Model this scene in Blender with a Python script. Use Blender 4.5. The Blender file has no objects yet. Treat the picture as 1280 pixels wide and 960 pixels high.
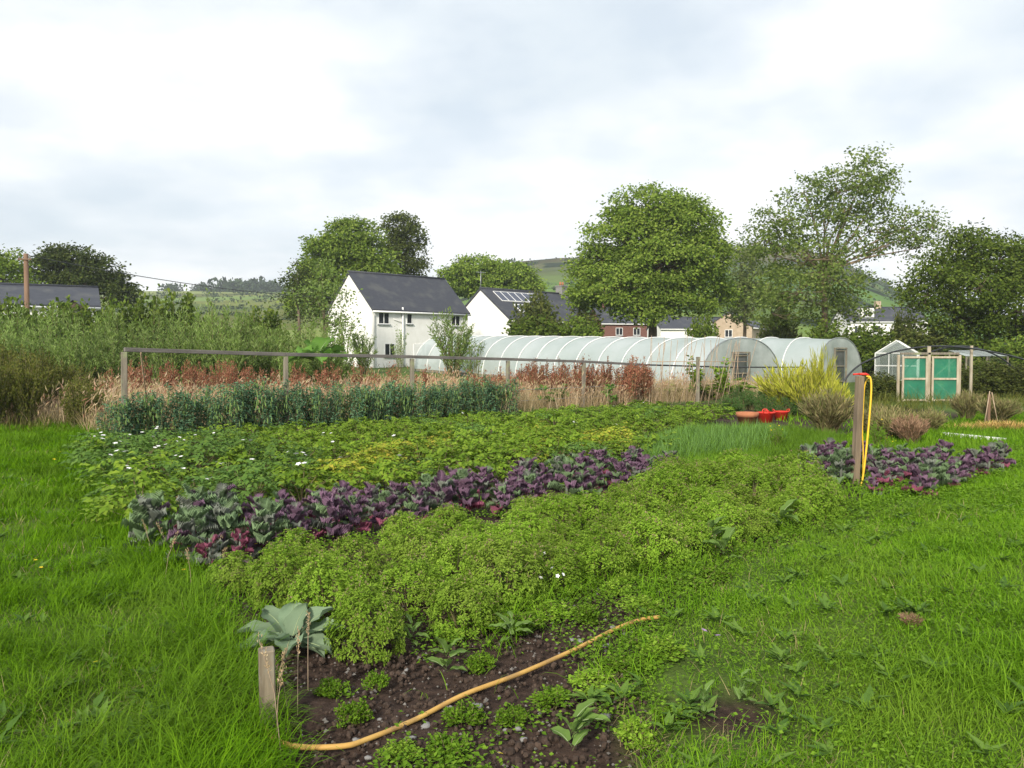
import bpy, math, random
import numpy as np
from mathutils import Vector, Matrix

# ------------------------------------------------------------------ camera, sky, sun, exposure
S = bpy.context.scene
C = S.collection
EYE, F, HOR = 1.65, 1035.0, 440.0
PITCH = math.atan((480 - HOR) / F)
cam_d = bpy.data.cameras.new('camera')
cam = bpy.data.objects.new('camera', cam_d)
C.objects.link(cam)
cam.location = (0, 0, EYE)
cam.rotation_euler = (math.pi / 2 - PITCH, 0, 0)
cam_d.sensor_fit = 'HORIZONTAL'
cam_d.sensor_width = 36.0
cam_d.lens = 36.0 * F / 1280.0
cam_d.clip_start, cam_d.clip_end = 0.1, 6000
S.camera = cam

SUN_DIR = Vector((-0.30, -0.82, 0.52)).normalized()      # from the scene towards the sun
world = bpy.data.worlds.new('World')
S.world = world
world.use_nodes = True
nt = world.node_tree
nt.nodes.clear()
def wn(t, **k):
    n = nt.nodes.new(t)
    for a, b in k.items():
        setattr(n, a, b)
    return n
w_out = wn('ShaderNodeOutputWorld'); w_bg = wn('ShaderNodeBackground')
w_bg.inputs['Strength'].default_value = 0.1
sky = wn('ShaderNodeTexSky', sky_type='NISHITA', sun_disc=False)
sky.sun_elevation = math.asin(SUN_DIR.z)
sky.sun_rotation = math.atan2(SUN_DIR.x, SUN_DIR.y)
sky.air_density, sky.dust_density = 1.0, 2.0
tc = wn('ShaderNodeTexCoord')
sep = wn('ShaderNodeSeparateXYZ')
zz = wn('ShaderNodeMath', operation='ADD'); zz.inputs[1].default_value = 0.22
zm = wn('ShaderNodeMath', operation='MAXIMUM'); zm.inputs[1].default_value = 0.12
dx = wn('ShaderNodeMath', operation='DIVIDE'); dy = wn('ShaderNodeMath', operation='DIVIDE')
cmb = wn('ShaderNodeCombineXYZ'); cmb.inputs[2].default_value = 15.57
L = nt.links.new
L(tc.outputs['Generated'], sep.inputs[0]); L(sep.outputs[2], zz.inputs[0]); L(zz.outputs[0], zm.inputs[0])
L(sep.outputs[0], dx.inputs[0]); L(zm.outputs[0], dx.inputs[1])
L(sep.outputs[1], dy.inputs[0]); L(zm.outputs[0], dy.inputs[1])
L(dx.outputs[0], cmb.inputs[0]); L(dy.outputs[0], cmb.inputs[1])
n1 = wn('ShaderNodeTexNoise'); n1.inputs['Scale'].default_value = 1.25; n1.inputs['Detail'].default_value = 4; n1.inputs['Roughness'].default_value = 0.5
n2 = wn('ShaderNodeTexNoise'); n2.inputs['Scale'].default_value = 3.4; n2.inputs['Detail'].default_value = 7; n2.inputs['Roughness'].default_value = 0.55
L(cmb.outputs[0], n1.inputs['Vector']); L(cmb.outputs[0], n2.inputs['Vector'])
r1 = wn('ShaderNodeValToRGB')                      # how bright the cloud is
r1.color_ramp.elements[0].position = 0.36; r1.color_ramp.elements[0].color = (5.5, 6.05, 6.5, 1)
r1.color_ramp.elements[1].position = 0.68; r1.color_ramp.elements[1].color = (8.4, 8.4, 8.35, 1)
e = r1.color_ramp.elements.new(0.47); e.color = (6.35, 6.75, 7.05, 1)
r2 = wn('ShaderNodeValToRGB')                      # thin gaps where the blue sky tints through
r2.color_ramp.elements[0].position = 0.40; r2.color_ramp.elements[0].color = (0.82, 0.82, 0.82, 1)
r2.color_ramp.elements[1].position = 0.60; r2.color_ramp.elements[1].color = (1, 1, 1, 1)
L(n1.outputs['Fac'], r1.inputs[0]); L(n2.outputs['Fac'], r2.inputs[0])
wm = wn('ShaderNodeMixRGB')
L(r2.outputs[0], wm.inputs[0]); L(sky.outputs[0], wm.inputs[1]); L(r1.outputs[0], wm.inputs[2])
L(wm.outputs[0], w_bg.inputs['Color']); L(w_bg.outputs[0], w_out.inputs[0])

sun_d = bpy.data.lights.new('sun', 'SUN')
sun_d.energy = 3.5
sun_d.angle = math.radians(8)
sun_d.color = (1.0, 0.93, 0.80)
sun = bpy.data.objects.new('sun', sun_d)
C.objects.link(sun)
sun.rotation_euler = SUN_DIR.to_track_quat('Z', 'Y').to_euler()

S.view_settings.view_transform = 'Standard'
S.view_settings.look = 'None'
S.view_settings.exposure = 0.62
S.view_settings.gamma = 1.0
S.render.engine = 'CYCLES'
S.cycles.max_bounces = 6
S.cycles.diffuse_bounces = 3
S.cycles.transmission_bounces = 4
S.cycles.transparent_max_bounces = 12
S.cycles.use_denoising = True
S.cycles.sample_clamp_indirect = 8

# ------------------------------------------------------------------ helpers: numbers, ground, pixels
rng = np.random.default_rng(7)
random.seed(7)

def smooth(a, b, v):
    t = np.clip((np.asarray(v, float) - a) / (b - a), 0, 1)
    return t * t * (3 - 2 * t)

def vnoise(x, y, sc, seed=0):
    x = np.asarray(x, float) * sc + seed * 17.3
    y = np.asarray(y, float) * sc + seed * 9.1
    xi, yi = np.floor(x), np.floor(y)
    fx, fy = x - xi, y - yi
    fx, fy = fx * fx * (3 - 2 * fx), fy * fy * (3 - 2 * fy)
    def h(a, b):
        v = np.sin(a * 127.1 + b * 311.7 + seed * 74.7) * 43758.5453
        return v - np.floor(v)
    return (h(xi, yi) * (1 - fx) + h(xi + 1, yi) * fx) * (1 - fy) + (h(xi, yi + 1) * (1 - fx) + h(xi + 1, yi + 1) * fx) * fy

LY = [0, 3.28, 4.49, 6.3, 10.4, 15.2, 18.5]
LX = [-0.7, -1.24, -1.60, -2.6, -5.1, -7.6, -9.4]
RY = [0, 3.28, 4.0, 4.88, 6.57, 8.5, 11.07, 14.5, 20]
RX = [1.2, 0.75, 0.72, 0.95, 1.9, 3.7, 5.9, 9.2, 14]
def edge_l(y): return np.interp(y, LY, LX)
def edge_r(y): return np.interp(y, RY, RX)

def G(x, y):
    x = np.asarray(x, float); y = np.asarray(y, float)
    z = -0.012 * (np.clip(y, 6, 42) - 6) + 0.026 * (np.clip(y, 42, 90) - 42)
    bank = 0.24 * smooth(0.0, 2.6, x - edge_r(y)) * (1 - smooth(11, 19, y)) * smooth(1.0, 3.0, y)
    lawn = 0.035 * (vnoise(x, y, 0.5, 3) - 0.5)
    return z + bank + lawn * (1 - smooth(20, 40, y))

def ray(px, py):
    f = Vector((0, math.cos(PITCH), -math.sin(PITCH)))
    u = Vector((0, math.sin(PITCH), math.cos(PITCH)))
    return f + Vector((1, 0, 0)) * ((px - 640) / F) - u * ((py - 480) / F)

def at(px, py, d):
    r = ray(px, py)
    return Vector((0, 0, EYE)) + r * (d / r.y)

def U(px, py):
    r = ray(px, py)
    a, b = 0.5, 200.0
    for _ in range(50):
        m = (a + b) / 2
        p = Vector((0, 0, EYE)) + r * m
        if p.z > float(G(p.x, p.y)):
            a = m
        else:
            b = m
    p = Vector((0, 0, EYE)) + r * b
    return Vector((p.x, p.y, float(G(p.x, p.y))))

def on(x, y, dz=0.0):
    return Vector((x, y, float(G(x, y)) + dz))

ROW = Vector((0.702, 0.712))         # along the crop rows
NRM = Vector((-0.712, 0.702))        # across them
def bed(t, n, dz=0.0):
    p = ROW * t + NRM * n
    return on(p.x, p.y, dz)

# ------------------------------------------------------------------ helpers: meshes and objects
def unit(v):
    return v / np.maximum(np.linalg.norm(v, axis=-1, keepdims=True), 1e-9)

class MB:
    """collects triangles, quads, tubes and boxes; build() links them as one mesh object"""
    def __init__(s):
        s.v, s.f, s.n = [], [], 0
    def add(s, V, Fc, mi=0, sm=False):
        V = np.asarray(V, float).reshape(-1, 3); Fc = np.asarray(Fc, int)
        s.v.append(V); s.f.append((Fc + s.n, mi, sm)); s.n += len(V)
        return s
    def scatter(s, tv, tf, pos, dirv, nrm, Ln, Wd, mi=0):
        tv = np.asarray(tv, float); tf = np.asarray(tf, int)
        pos = np.asarray(pos, float).reshape(-1, 3); N = len(pos); k = len(tv)
        if N == 0: return s
        y = unit(np.broadcast_to(dirv, (N, 3)).astype(float)); nr = np.broadcast_to(nrm, (N, 3)).astype(float)
        x = np.cross(y, nr); bad = np.linalg.norm(x, axis=1) < 1e-4
        x[bad] = np.cross(y[bad], [0.3, 0.9, 0.1]); x = unit(x); z = np.cross(x, y)
        Ln = np.broadcast_to(Ln, (N,)); Wd = np.broadcast_to(Wd, (N,))
        V = (pos[:, None] + x[:, None] * (tv[None, :, :1] * Wd[:, None, None]) + y[:, None] * (tv[None, :, 1:2] * Ln[:, None, None])
             + z[:, None] * (tv[None, :, 2:3] * Ln[:, None, None]))
        Fc = (tf[None] + (np.arange(N) * k)[:, None, None]).reshape(-1, tf.shape[1])
        return s.add(V.reshape(-1, 3), Fc, mi)
    def tube(s, pts, rad, sides=6, mi=0, cap=True):
        P = np.array([tuple(p) for p in pts], float); n = len(P)
        R = np.broadcast_to(np.asarray(rad, float), (n,))
        T = unit(np.gradient(P, axis=0))
        ref = np.array([0.0, 0, 1]) if abs(T[0][2]) < 0.9 else np.array([1.0, 0, 0])
        V = []
        for i in range(n):
            a = np.cross(T[i], ref); a /= max(np.linalg.norm(a), 1e-9); b = np.cross(T[i], a); ref = np.cross(a, T[i])
            for k in range(sides):
                w = 2 * math.pi * k / sides
                V.append(P[i] + R[i] * (math.cos(w) * a + math.sin(w) * b))
        Fc = [(i * sides + k, i * sides + (k + 1) % sides, (i + 1) * sides + (k + 1) % sides, (i + 1) * sides + k) for i in range(n - 1) for k in range(sides)]
        base = s.n
        s.add(V, Fc, mi, True)
        if cap:
            V2 = [P[0], P[-1]]
            s.v.append(np.array(V2)); c0, c1 = s.n, s.n + 1; s.n += 2
            tri = [(base + (k + 1) % sides, base + k, c0) for k in range(sides)] + [(base + (n - 1) * sides + k, base + (n - 1) * sides + (k + 1) % sides, c1) for k in range(sides)]
            s.f.append((np.array(tri), mi, False))
        return s
    def box(s, lo, hi, mi=0, M=None):
        (a, b, c), (d, e, f) = lo, hi
        V = [(a, b, c), (d, b, c), (d, e, c), (a, e, c), (a, b, f), (d, b, f), (d, e, f), (a, e, f)]
        if M is not None: V = [tuple(M @ Vector(v)) for v in V]
        return s.add(V, [(3, 2, 1, 0), (4, 5, 6, 7), (0, 1, 5, 4), (1, 2, 6, 5), (2, 3, 7, 6), (3, 0, 4, 7)], mi)
    def beam(s, p, q, w, h, mi=0, twist=0.0):
        """a squared timber with chamfered edges from p to q"""
        p, q = Vector(p), Vector(q); t = (q - p); ln = t.length; t.normalize()
        ref = Vector((0, 0, 1)) if abs(t.z) < 0.95 else Vector((0, 1, 0))
        a = t.cross(ref).normalized(); b = a.cross(t)
        if twist: R = Matrix.Rotation(twist, 3, t); a = R @ a; b = R @ b
        c = min(w, h) * 0.09; V = []
        ring = [(-w/2+c, -h/2), (w/2-c, -h/2), (w/2, -h/2+c), (w/2, h/2-c), (w/2-c, h/2), (-w/2+c, h/2), (-w/2, h/2-c), (-w/2, -h/2+c)]
        for (u, k) in ((0, 0.86), (c, 1.0), (ln - c, 1.0), (ln, 0.86)):
            for (i, j) in ring: V.append(p + t * u + a * i * k + b * j * k)
        Fc = [(r * 8 + k, r * 8 + (k + 1) % 8, r * 8 + 8 + (k + 1) % 8, r * 8 + 8 + k) for r in range(3) for k in range(8)]
        n0 = s.n
        s.add([tuple(v) for v in V], Fc, mi)
        s.f.append((np.array([[n0 + 7 - k for k in range(8)], [n0 + 24 + k for k in range(8)]]), mi, False))
        return s
    def mesh(s, name, mats):
        me = bpy.data.meshes.new(name)
        V = np.concatenate(s.v) if s.v else np.zeros((0, 3))
        me.vertices.add(len(V)); me.vertices.foreach_set('co', V.astype(np.float32).ravel())
        lv, ls, mi, sm, off = [], [], [], [], 0
        for Fc, m, k in s.f:
            if len(Fc) == 0: continue
            w = Fc.shape[1]
            lv.append(Fc.ravel()); ls.append(off + np.arange(len(Fc)) * w); off += Fc.size
            mi.append(np.full(len(Fc), m)); sm.append(np.full(len(Fc), k))
        lv, ls, mi, sm = (np.concatenate(q) for q in (lv, ls, mi, sm))
        me.loops.add(len(lv)); me.loops.foreach_set('vertex_index', lv.astype(np.int32))
        me.polygons.add(len(ls)); me.polygons.foreach_set('loop_start', ls.astype(np.int32))
        me.polygons.foreach_set('material_index', mi.astype(np.int32))
        me.polygons.foreach_set('use_smooth', sm.astype(bool))
        for m in (mats if isinstance(mats, (list, tuple)) else [mats]): me.materials.append(m)
        me.update(calc_edges=True)
        return me
    def build(s, name, mats, parent=None):
        return obj(name, s.mesh(name, mats), parent)

def obj(name, me, parent=None, loc=None, rot=None, scale=None):
    o = bpy.data.objects.new(name, me); C.objects.link(o)
    if parent is not None: o.parent = parent
    if loc is not None: o.location = loc
    if rot is not None: o.rotation_euler = rot
    if scale is not None: o.scale = scale if hasattr(scale, '__len__') else (scale,) * 3
    return o

def tag(o, label=None, cat=None, group=None, kind=None):
    for k, v in (('label', label), ('category', cat), ('group', group), ('kind', kind)):
        if v: o[k] = v
    return o

def thing(name, label, cat, loc=(0, 0, 0), rz=0.0, group=None, scale=None, rot=None):
    return tag(obj(name, None, None, loc, rot or (0, 0, rz), scale), label, cat, group)

def copy_tree(o, parent=None):
    c = o.copy(); C.objects.link(c); c.parent = parent
    for ch in o.children: copy_tree(ch, c)
    return c

# leaf templates: x across, y along, z out of the leaf
DIA = ([(0, 0, 0), (0.5, 0.5, 0.07), (0, 1, -0.05), (-0.5, 0.5, 0.07)], [(0, 1, 2), (0, 2, 3)])
OVAL = ([(0, 0, 0), (-0.5, 0.42, 0.08), (0, 0.5, 0), (0.5, 0.42, 0.08), (0, 1, -0.12)], [(0, 2, 1), (0, 3, 2), (1, 2, 4), (2, 3, 4)])
BLADE = ([(-0.5, 0, 0), (0.5, 0, 0), (0.4, 0.5, 0.10), (-0.4, 0.5, 0.10), (0, 1, 0.38)], [(0, 1, 2), (0, 2, 3), (3, 2, 4)])
BENT = ([(-0.5, 0, 0), (0.5, 0, 0), (0.45, 0.45, 0.10), (-0.45, 0.45, 0.10), (0.3, 0.8, 0.35), (-0.3, 0.8, 0.35), (0, 0.92, 0.72)],
        [(0, 1, 2), (0, 2, 3), (3, 2, 4), (3, 4, 5), (5, 4, 6)])

def rdir(n, zlo=-1.0, zhi=1.0, r=rng):
    z = r.uniform(zlo, zhi, n); a = r.uniform(0, 2 * math.pi, n); q = np.sqrt(1 - z * z)
    return np.stack([q * np.cos(a), q * np.sin(a), z], 1)

# ------------------------------------------------------------------ materials
MATS = {}
def nodes(m):
    m.use_nodes = True
    t = m.node_tree; t.nodes.clear()
    return t, t.nodes.new, t.links.new

def leaf_mat(name, stops, trans=0.3, rough=0.6, patch=0.0, patch_col=(0.2, 0.16, 0.04), patch_scale=1.5):
    m = bpy.data.materials.new(name); t, N, K = nodes(m)
    out, pr, tr, mx = N('ShaderNodeOutputMaterial'), N('ShaderNodeBsdfPrincipled'), N('ShaderNodeBsdfTranslucent'), N('ShaderNodeMixShader')
    ge, ra, oi, hs = N('ShaderNodeNewGeometry'), N('ShaderNodeValToRGB'), N('ShaderNodeObjectInfo'), N('ShaderNodeHueSaturation')
    el = ra.color_ramp.elements
    while len(el) < len(stops): el.new(0.5)
    for i, c in enumerate(stops):
        el[i].position = i / (len(stops) - 1); el[i].color = (*c, 1)
    K(ge.outputs['Random Per Island'], ra.inputs[0])
    mr = N('ShaderNodeMapRange'); mr.inputs[3].default_value = 0.82; mr.inputs[4].default_value = 1.18
    K(oi.outputs['Random'], mr.inputs[0]); K(mr.outputs[0], hs.inputs['Value'])
    col = ra.outputs[0]
    if patch > 0:
        no = N('ShaderNodeTexNoise'); no.inputs['Scale'].default_value = patch_scale; no.inputs['Detail'].default_value = 3
        K(ge.outputs['Position'], no.inputs['Vector'])
        pr2 = N('ShaderNodeMapRange'); pr2.inputs[1].default_value = 0.45; pr2.inputs[2].default_value = 0.68; pr2.inputs[4].default_value = patch
        K(no.outputs['Fac'], pr2.inputs[0])
        mm = N('ShaderNodeMixRGB'); mm.inputs[2].default_value = (*patch_col, 1)
        K(pr2.outputs[0], mm.inputs[0]); K(col, mm.inputs[1]); col = mm.outputs[0]
    K(col, hs.inputs['Color'])
    K(hs.outputs[0], pr.inputs['Base Color']); K(hs.outputs[0], tr.inputs['Color'])
    pr.inputs['Roughness'].default_value = rough; pr.inputs['Specular IOR Level'].default_value = 0.06
    mx.inputs[0].default_value = trans
    K(pr.outputs[0], mx.inputs[1]); K(tr.outputs[0], mx.inputs[2]); K(mx.outputs[0], out.inputs[0])
    MATS[name] = m
    return m

def solid(name, c1, c2=None, rough=0.7, scale=8.0, stretch=(1, 1, 1), bump=0.0, detail=6, metal=0.0, spec=0.3, c3=None, c3_scale=2.0, lo=0.35, hi=0.65):
    m = bpy.data.materials.new(name); t, N, K = nodes(m)
    out, pr = N('ShaderNodeOutputMaterial'), N('ShaderNodeBsdfPrincipled')
    tcn, mp, no, ra = N('ShaderNodeTexCoord'), N('ShaderNodeMapping'), N('ShaderNodeTexNoise'), N('ShaderNodeValToRGB')
    mp.inputs['Scale'].default_value = stretch; no.inputs['Scale'].default_value = scale; no.inputs['Detail'].default_value = detail
    K(tcn.outputs['Object'], mp.inputs[0]); K(mp.outputs[0], no.inputs['Vector']); K(no.outputs['Fac'], ra.inputs[0])
    c2 = c2 or tuple(v * 0.8 for v in c1)
    ra.color_ramp.elements[0].position = lo; ra.color_ramp.elements[0].color = (*c2, 1)
    ra.color_ramp.elements[1].position = hi; ra.color_ramp.elements[1].color = (*c1, 1)
    col = ra.outputs[0]
    if c3:
        n3 = N('ShaderNodeTexNoise'); n3.inputs['Scale'].default_value = c3_scale; n3.inputs['Detail'].default_value = 8
        K(tcn.outputs['Object'], n3.inputs['Vector'])
        r3 = N('ShaderNodeMapRange'); r3.inputs[1].default_value = 0.5; r3.inputs[2].default_value = 0.7; K(n3.outputs['Fac'], r3.inputs[0])
        m3 = N('ShaderNodeMixRGB'); m3.inputs[2].default_value = (*c3, 1); K(r3.outputs[0], m3.inputs[0]); K(col, m3.inputs[1]); col = m3.outputs[0]
    K(col, pr.inputs['Base Color'])
    pr.inputs['Roughness'].default_value = rough; pr.inputs['Metallic'].default_value = metal; pr.inputs['Specular IOR Level'].default_value = spec
    if bump:
        b = N('ShaderNodeBump'); b.inputs['Strength'].default_value = bump; b.inputs['Distance'].default_value = 0.02
        K(no.outputs['Fac'], b.inputs['Height']); K(b.outputs[0], pr.inputs['Normal'])
    K(pr.outputs[0], out.inputs[0])
    MATS[name] = m
    return m

def sheet_mat(name, col, clear, trans=0.4, gloss=0.15, rough=0.3, col2=None, scale=1.2):
    """plastic sheet or net: part clear, part diffuse and translucent"""
    m = bpy.data.materials.new(name); t, N, K = nodes(m)
    out, df, tl, tp, gl = (N(k) for k in ('ShaderNodeOutputMaterial', 'ShaderNodeBsdfDiffuse', 'ShaderNodeBsdfTranslucent', 'ShaderNodeBsdfTransparent', 'ShaderNodeBsdfGlossy'))
    a, b, c = N('ShaderNodeMixShader'), N('ShaderNodeMixShader'), N('ShaderNodeMixShader')
    no, ra, tcn = N('ShaderNodeTexNoise'), N('ShaderNodeValToRGB'), N('ShaderNodeTexCoord')
    no.inputs['Scale'].default_value = scale; no.inputs['Detail'].default_value = 6
    K(tcn.outputs['Object'], no.inputs['Vector']); K(no.outputs['Fac'], ra.inputs[0])
    ra.color_ramp.elements[0].position = 0.35; ra.color_ramp.elements[1].position = 0.65
    ra.color_ramp.elements[0].color = (*(col2 or tuple(v * 0.85 for v in col)), 1); ra.color_ramp.elements[1].color = (*col, 1)
    for s_ in (df, tl): K(ra.outputs[0], s_.inputs['Color'])
    gl.inputs['Roughness'].default_value = rough
    a.inputs[0].default_value, b.inputs[0].default_value, c.inputs[0].default_value = trans, gloss, clear
    K(df.outputs[0], a.inputs[1]); K(tl.outputs[0], a.inputs[2]); K(a.outputs[0], b.inputs[1]); K(gl.outputs[0], b.inputs[2])
    K(b.outputs[0], c.inputs[1]); K(tp.outputs[0], c.inputs[2]); K(c.outputs[0], out.inputs[0])
    MATS[name] = m
    return m

leaf_mat('lawn_blade', [(0.055, 0.135, 0.003), (0.1, 0.225, 0.004), (0.15, 0.295, 0.007)], 0.35, patch=0.35, patch_col=(0.15, 0.21, 0.035), patch_scale=0.7)
leaf_mat('bank_blade', [(0.075, 0.175, 0.006), (0.125, 0.265, 0.01), (0.185, 0.34, 0.018)], 0.35, patch=0.35, patch_col=(0.20, 0.27, 0.04), patch_scale=0.9)
leaf_mat('clover', [(0.07, 0.15, 0.01), (0.115, 0.215, 0.016), (0.16, 0.27, 0.025)], 0.3)
leaf_mat('herb', [(0.11, 0.21, 0.016), (0.185, 0.32, 0.028), (0.28, 0.42, 0.05)], 0.3, patch=0.25, patch_col=(0.24, 0.23, 0.07), patch_scale=2.2)
leaf_mat('herb_bud', [(0.20, 0.17, 0.08), (0.26, 0.20, 0.12)], 0.2)
leaf_mat('potato', [(0.09, 0.165, 0.014), (0.145, 0.24, 0.022), (0.22, 0.31, 0.035)], 0.3)
leaf_mat('potato_dark', [(0.065, 0.13, 0.028), (0.1, 0.185, 0.035), (0.14, 0.23, 0.045)], 0.28)
leaf_mat('potato_yellow', [(0.14, 0.22, 0.02), (0.21, 0.29, 0.025), (0.32, 0.36, 0.04), (0.42, 0.34, 0.05)], 0.3)
leaf_mat('pea', [(0.065, 0.145, 0.075), (0.105, 0.215, 0.115), (0.16, 0.28, 0.155)], 0.25)
leaf_mat('pod', [(0.17, 0.28, 0.08), (0.23, 0.34, 0.11)], 0.3)
leaf_mat('kale_green', [(0.135, 0.205, 0.095), (0.185, 0.265, 0.135)], 0.2)
leaf_mat('kale_purple', [(0.12, 0.07, 0.11), (0.185, 0.105, 0.165), (0.225, 0.155, 0.2)], 0.2)
leaf_mat('kale_grey', [(0.155, 0.16, 0.145), (0.2, 0.225, 0.175)], 0.2)
leaf_mat('kale_magenta', [(0.25, 0.07, 0.12), (0.33, 0.11, 0.17)], 0.25)
leaf_mat('comfrey', [(0.19, 0.27, 0.16), (0.23, 0.31, 0.20)], 0.25)
leaf_mat('dock', [(0.09, 0.165, 0.03), (0.13, 0.22, 0.05), (0.18, 0.27, 0.075)], 0.3)
leaf_mat('onion', [(0.11, 0.22, 0.045), (0.17, 0.3, 0.08)], 0.25)
leaf_mat('carrot', [(0.06, 0.13, 0.03), (0.10, 0.19, 0.05)], 0.3)
leaf_mat('bright_grass', [(0.10, 0.20, 0.015), (0.15, 0.27, 0.025)], 0.35)
leaf_mat('dry_grass', [(0.4, 0.27, 0.15), (0.55, 0.4, 0.25), (0.66, 0.52, 0.36)], 0.3, patch=0.55, patch_col=(0.25, 0.24, 0.08), patch_scale=0.35)
leaf_mat('seed_head', [(0.30, 0.11, 0.07), (0.46, 0.27, 0.18), (0.60, 0.45, 0.32), (0.36, 0.36, 0.14)], 0.3)
leaf_mat('thatch', [(0.22, 0.19, 0.08), (0.34, 0.28, 0.14)], 0.2)
leaf_mat('tan_tuft', [(0.2, 0.19, 0.07), (0.33, 0.27, 0.14), (0.2, 0.24, 0.07)], 0.25)
leaf_mat('pink_tuft', [(0.32, 0.19, 0.12), (0.46, 0.3, 0.2)], 0.25)
leaf_mat('rust', [(0.17, 0.055, 0.035), (0.27, 0.1, 0.06), (0.38, 0.2, 0.12)], 0.15)
leaf_mat('gold_wand', [(0.28, 0.31, 0.03), (0.42, 0.44, 0.05), (0.52, 0.5, 0.1)], 0.35)
leaf_mat('willow', [(0.12, 0.19, 0.04), (0.18, 0.27, 0.06), (0.28, 0.36, 0.13)], 0.3)
leaf_mat('scrub', [(0.06, 0.085, 0.02), (0.10, 0.125, 0.03), (0.15, 0.165, 0.045)], 0.28)
leaf_mat('nettle', [(0.065, 0.085, 0.015), (0.11, 0.125, 0.022), (0.16, 0.155, 0.04)], 0.25)
leaf_mat('tree_light', [(0.085, 0.145, 0.018), (0.155, 0.23, 0.032), (0.26, 0.335, 0.065)], 0.3)
leaf_mat('tree_mid', [(0.06, 0.1, 0.013), (0.105, 0.165, 0.022), (0.18, 0.235, 0.042)], 0.3)
leaf_mat('tree_airy', [(0.1, 0.16, 0.03), (0.17, 0.24, 0.05), (0.27, 0.34, 0.09)], 0.35)
leaf_mat('tree_oak', [(0.05, 0.08, 0.010), (0.085, 0.13, 0.018), (0.15, 0.195, 0.032)], 0.28)
leaf_mat('tree_olive', [(0.055, 0.08, 0.014), (0.09, 0.12, 0.022), (0.15, 0.175, 0.045)], 0.3)
leaf_mat('tree_dark', [(0.035, 0.055, 0.012), (0.06, 0.085, 0.02), (0.10, 0.12, 0.03)], 0.25)
leaf_mat('tree_grey', [(0.085, 0.12, 0.035), (0.145, 0.185, 0.055), (0.23, 0.27, 0.095)], 0.3)
leaf_mat('far_wood', [(0.03, 0.05, 0.02), (0.05, 0.075, 0.03)], 0.1)
leaf_mat('gunnera', [(0.10, 0.21, 0.035), (0.14, 0.27, 0.05)], 0.3)
leaf_mat('white_petal', [(0.75, 0.74, 0.72), (0.85, 0.84, 0.85)], 0.2)
leaf_mat('yellow_petal', [(0.65, 0.50, 0.02), (0.75, 0.58, 0.04)], 0.2)
leaf_mat('mauve_petal', [(0.35, 0.22, 0.42), (0.45, 0.30, 0.5)], 0.2)
solid('stem', (0.16, 0.17, 0.06), (0.13, 0.09, 0.05), 0.7)
solid('leaf_rib', (0.30, 0.36, 0.20), (0.25, 0.31, 0.16), 0.6)
solid('bark', (0.16, 0.12, 0.08), (0.07, 0.055, 0.04), 0.9, 3, (1, 1, 0.25), 0.5)
solid('bark_pale', (0.28, 0.21, 0.13), (0.13, 0.10, 0.065), 0.9, 3, (1, 1, 0.25), 0.5)
solid('grey_timber', (0.235, 0.205, 0.16), (0.13, 0.112, 0.088), 0.85, 14, (1, 1, 0.12), 0.4, c3=(0.24, 0.26, 0.15), c3_scale=5)
solid('rail_timber', (0.20, 0.18, 0.165), (0.13, 0.118, 0.108), 0.85, 10, (0.2, 0.2, 1), 0.3)
solid('brown_timber', (0.24, 0.185, 0.125), (0.13, 0.10, 0.07), 0.85, 14, (1, 1, 0.12), 0.4)
solid('stake_timber', (0.25, 0.205, 0.145), (0.10, 0.08, 0.056), 0.85, 22, (1, 1, 0.10), 0.6, c3=(0.26, 0.26, 0.22), c3_scale=9)
solid('new_timber', (0.46, 0.40, 0.31), (0.32, 0.265, 0.19), 0.8, 10, (1, 1, 0.2), 0.2)
solid('cane', (0.42, 0.32, 0.22), (0.27, 0.19, 0.13), 0.7, 10)
solid('hose_orange', (0.56, 0.35, 0.10), (0.45, 0.26, 0.07), 0.6, 9, spec=0.25, c3=(0.22, 0.14, 0.07), c3_scale=5)
solid('hose_yellow', (0.80, 0.52, 0.03), (0.70, 0.43, 0.03), 0.4, 9, spec=0.4)
solid('red_plastic', (0.62, 0.035, 0.02), (0.52, 0.025, 0.015), 0.45, 6, spec=0.4)
solid('terracotta', (0.42, 0.17, 0.085), (0.32, 0.12, 0.06), 0.85, 7, bump=0.2)
solid('grey_bucket', (0.16, 0.18, 0.21), (0.12, 0.135, 0.16), 0.5, 5, spec=0.4)
solid('black_pipe', (0.03, 0.032, 0.036), (0.022, 0.023, 0.026), 0.4, 5, spec=0.4)
solid('render_white', (0.82, 0.81, 0.79), (0.75, 0.74, 0.71), 0.85, 2.5, (1, 1, 0.4), 0.05)
solid('render_buff', (0.44, 0.35, 0.26), (0.37, 0.29, 0.21), 0.85, 2)
solid('brick_red', (0.19, 0.09, 0.07), (0.14, 0.07, 0.055), 0.85, 6)
def slate_mat():
    m = solid('slate', (0.052, 0.056, 0.070), (0.038, 0.041, 0.053), 0.6, 3.0, (1, 1, 6), 0.2, spec=0.3, lo=0.3, hi=0.7, c3=(0.075, 0.078, 0.082), c3_scale=0.9)
slate_mat()
solid('white_trim', (0.8, 0.8, 0.79), (0.72, 0.72, 0.71), 0.5, 4)
solid('window_glass', (0.025, 0.03, 0.035), (0.018, 0.02, 0.024), 0.08, 2, spec=0.6)
solid('solar_glass', (0.03, 0.04, 0.075), (0.025, 0.033, 0.06), 0.12, 2, spec=0.6)
solid('stone', (0.27, 0.265, 0.26), (0.16, 0.155, 0.15), 0.85, 16, bump=0.3)
solid('pole_wood', (0.22, 0.14, 0.09), (0.15, 0.09, 0.06), 0.9, 6, (1, 1, 0.1))
solid('metal_grey', (0.40, 0.42, 0.43), (0.32, 0.33, 0.34), 0.45, 4, metal=0.6)
solid('straw', (0.55, 0.40, 0.15), (0.40, 0.28, 0.10), 0.9, 20, bump=0.4)
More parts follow.
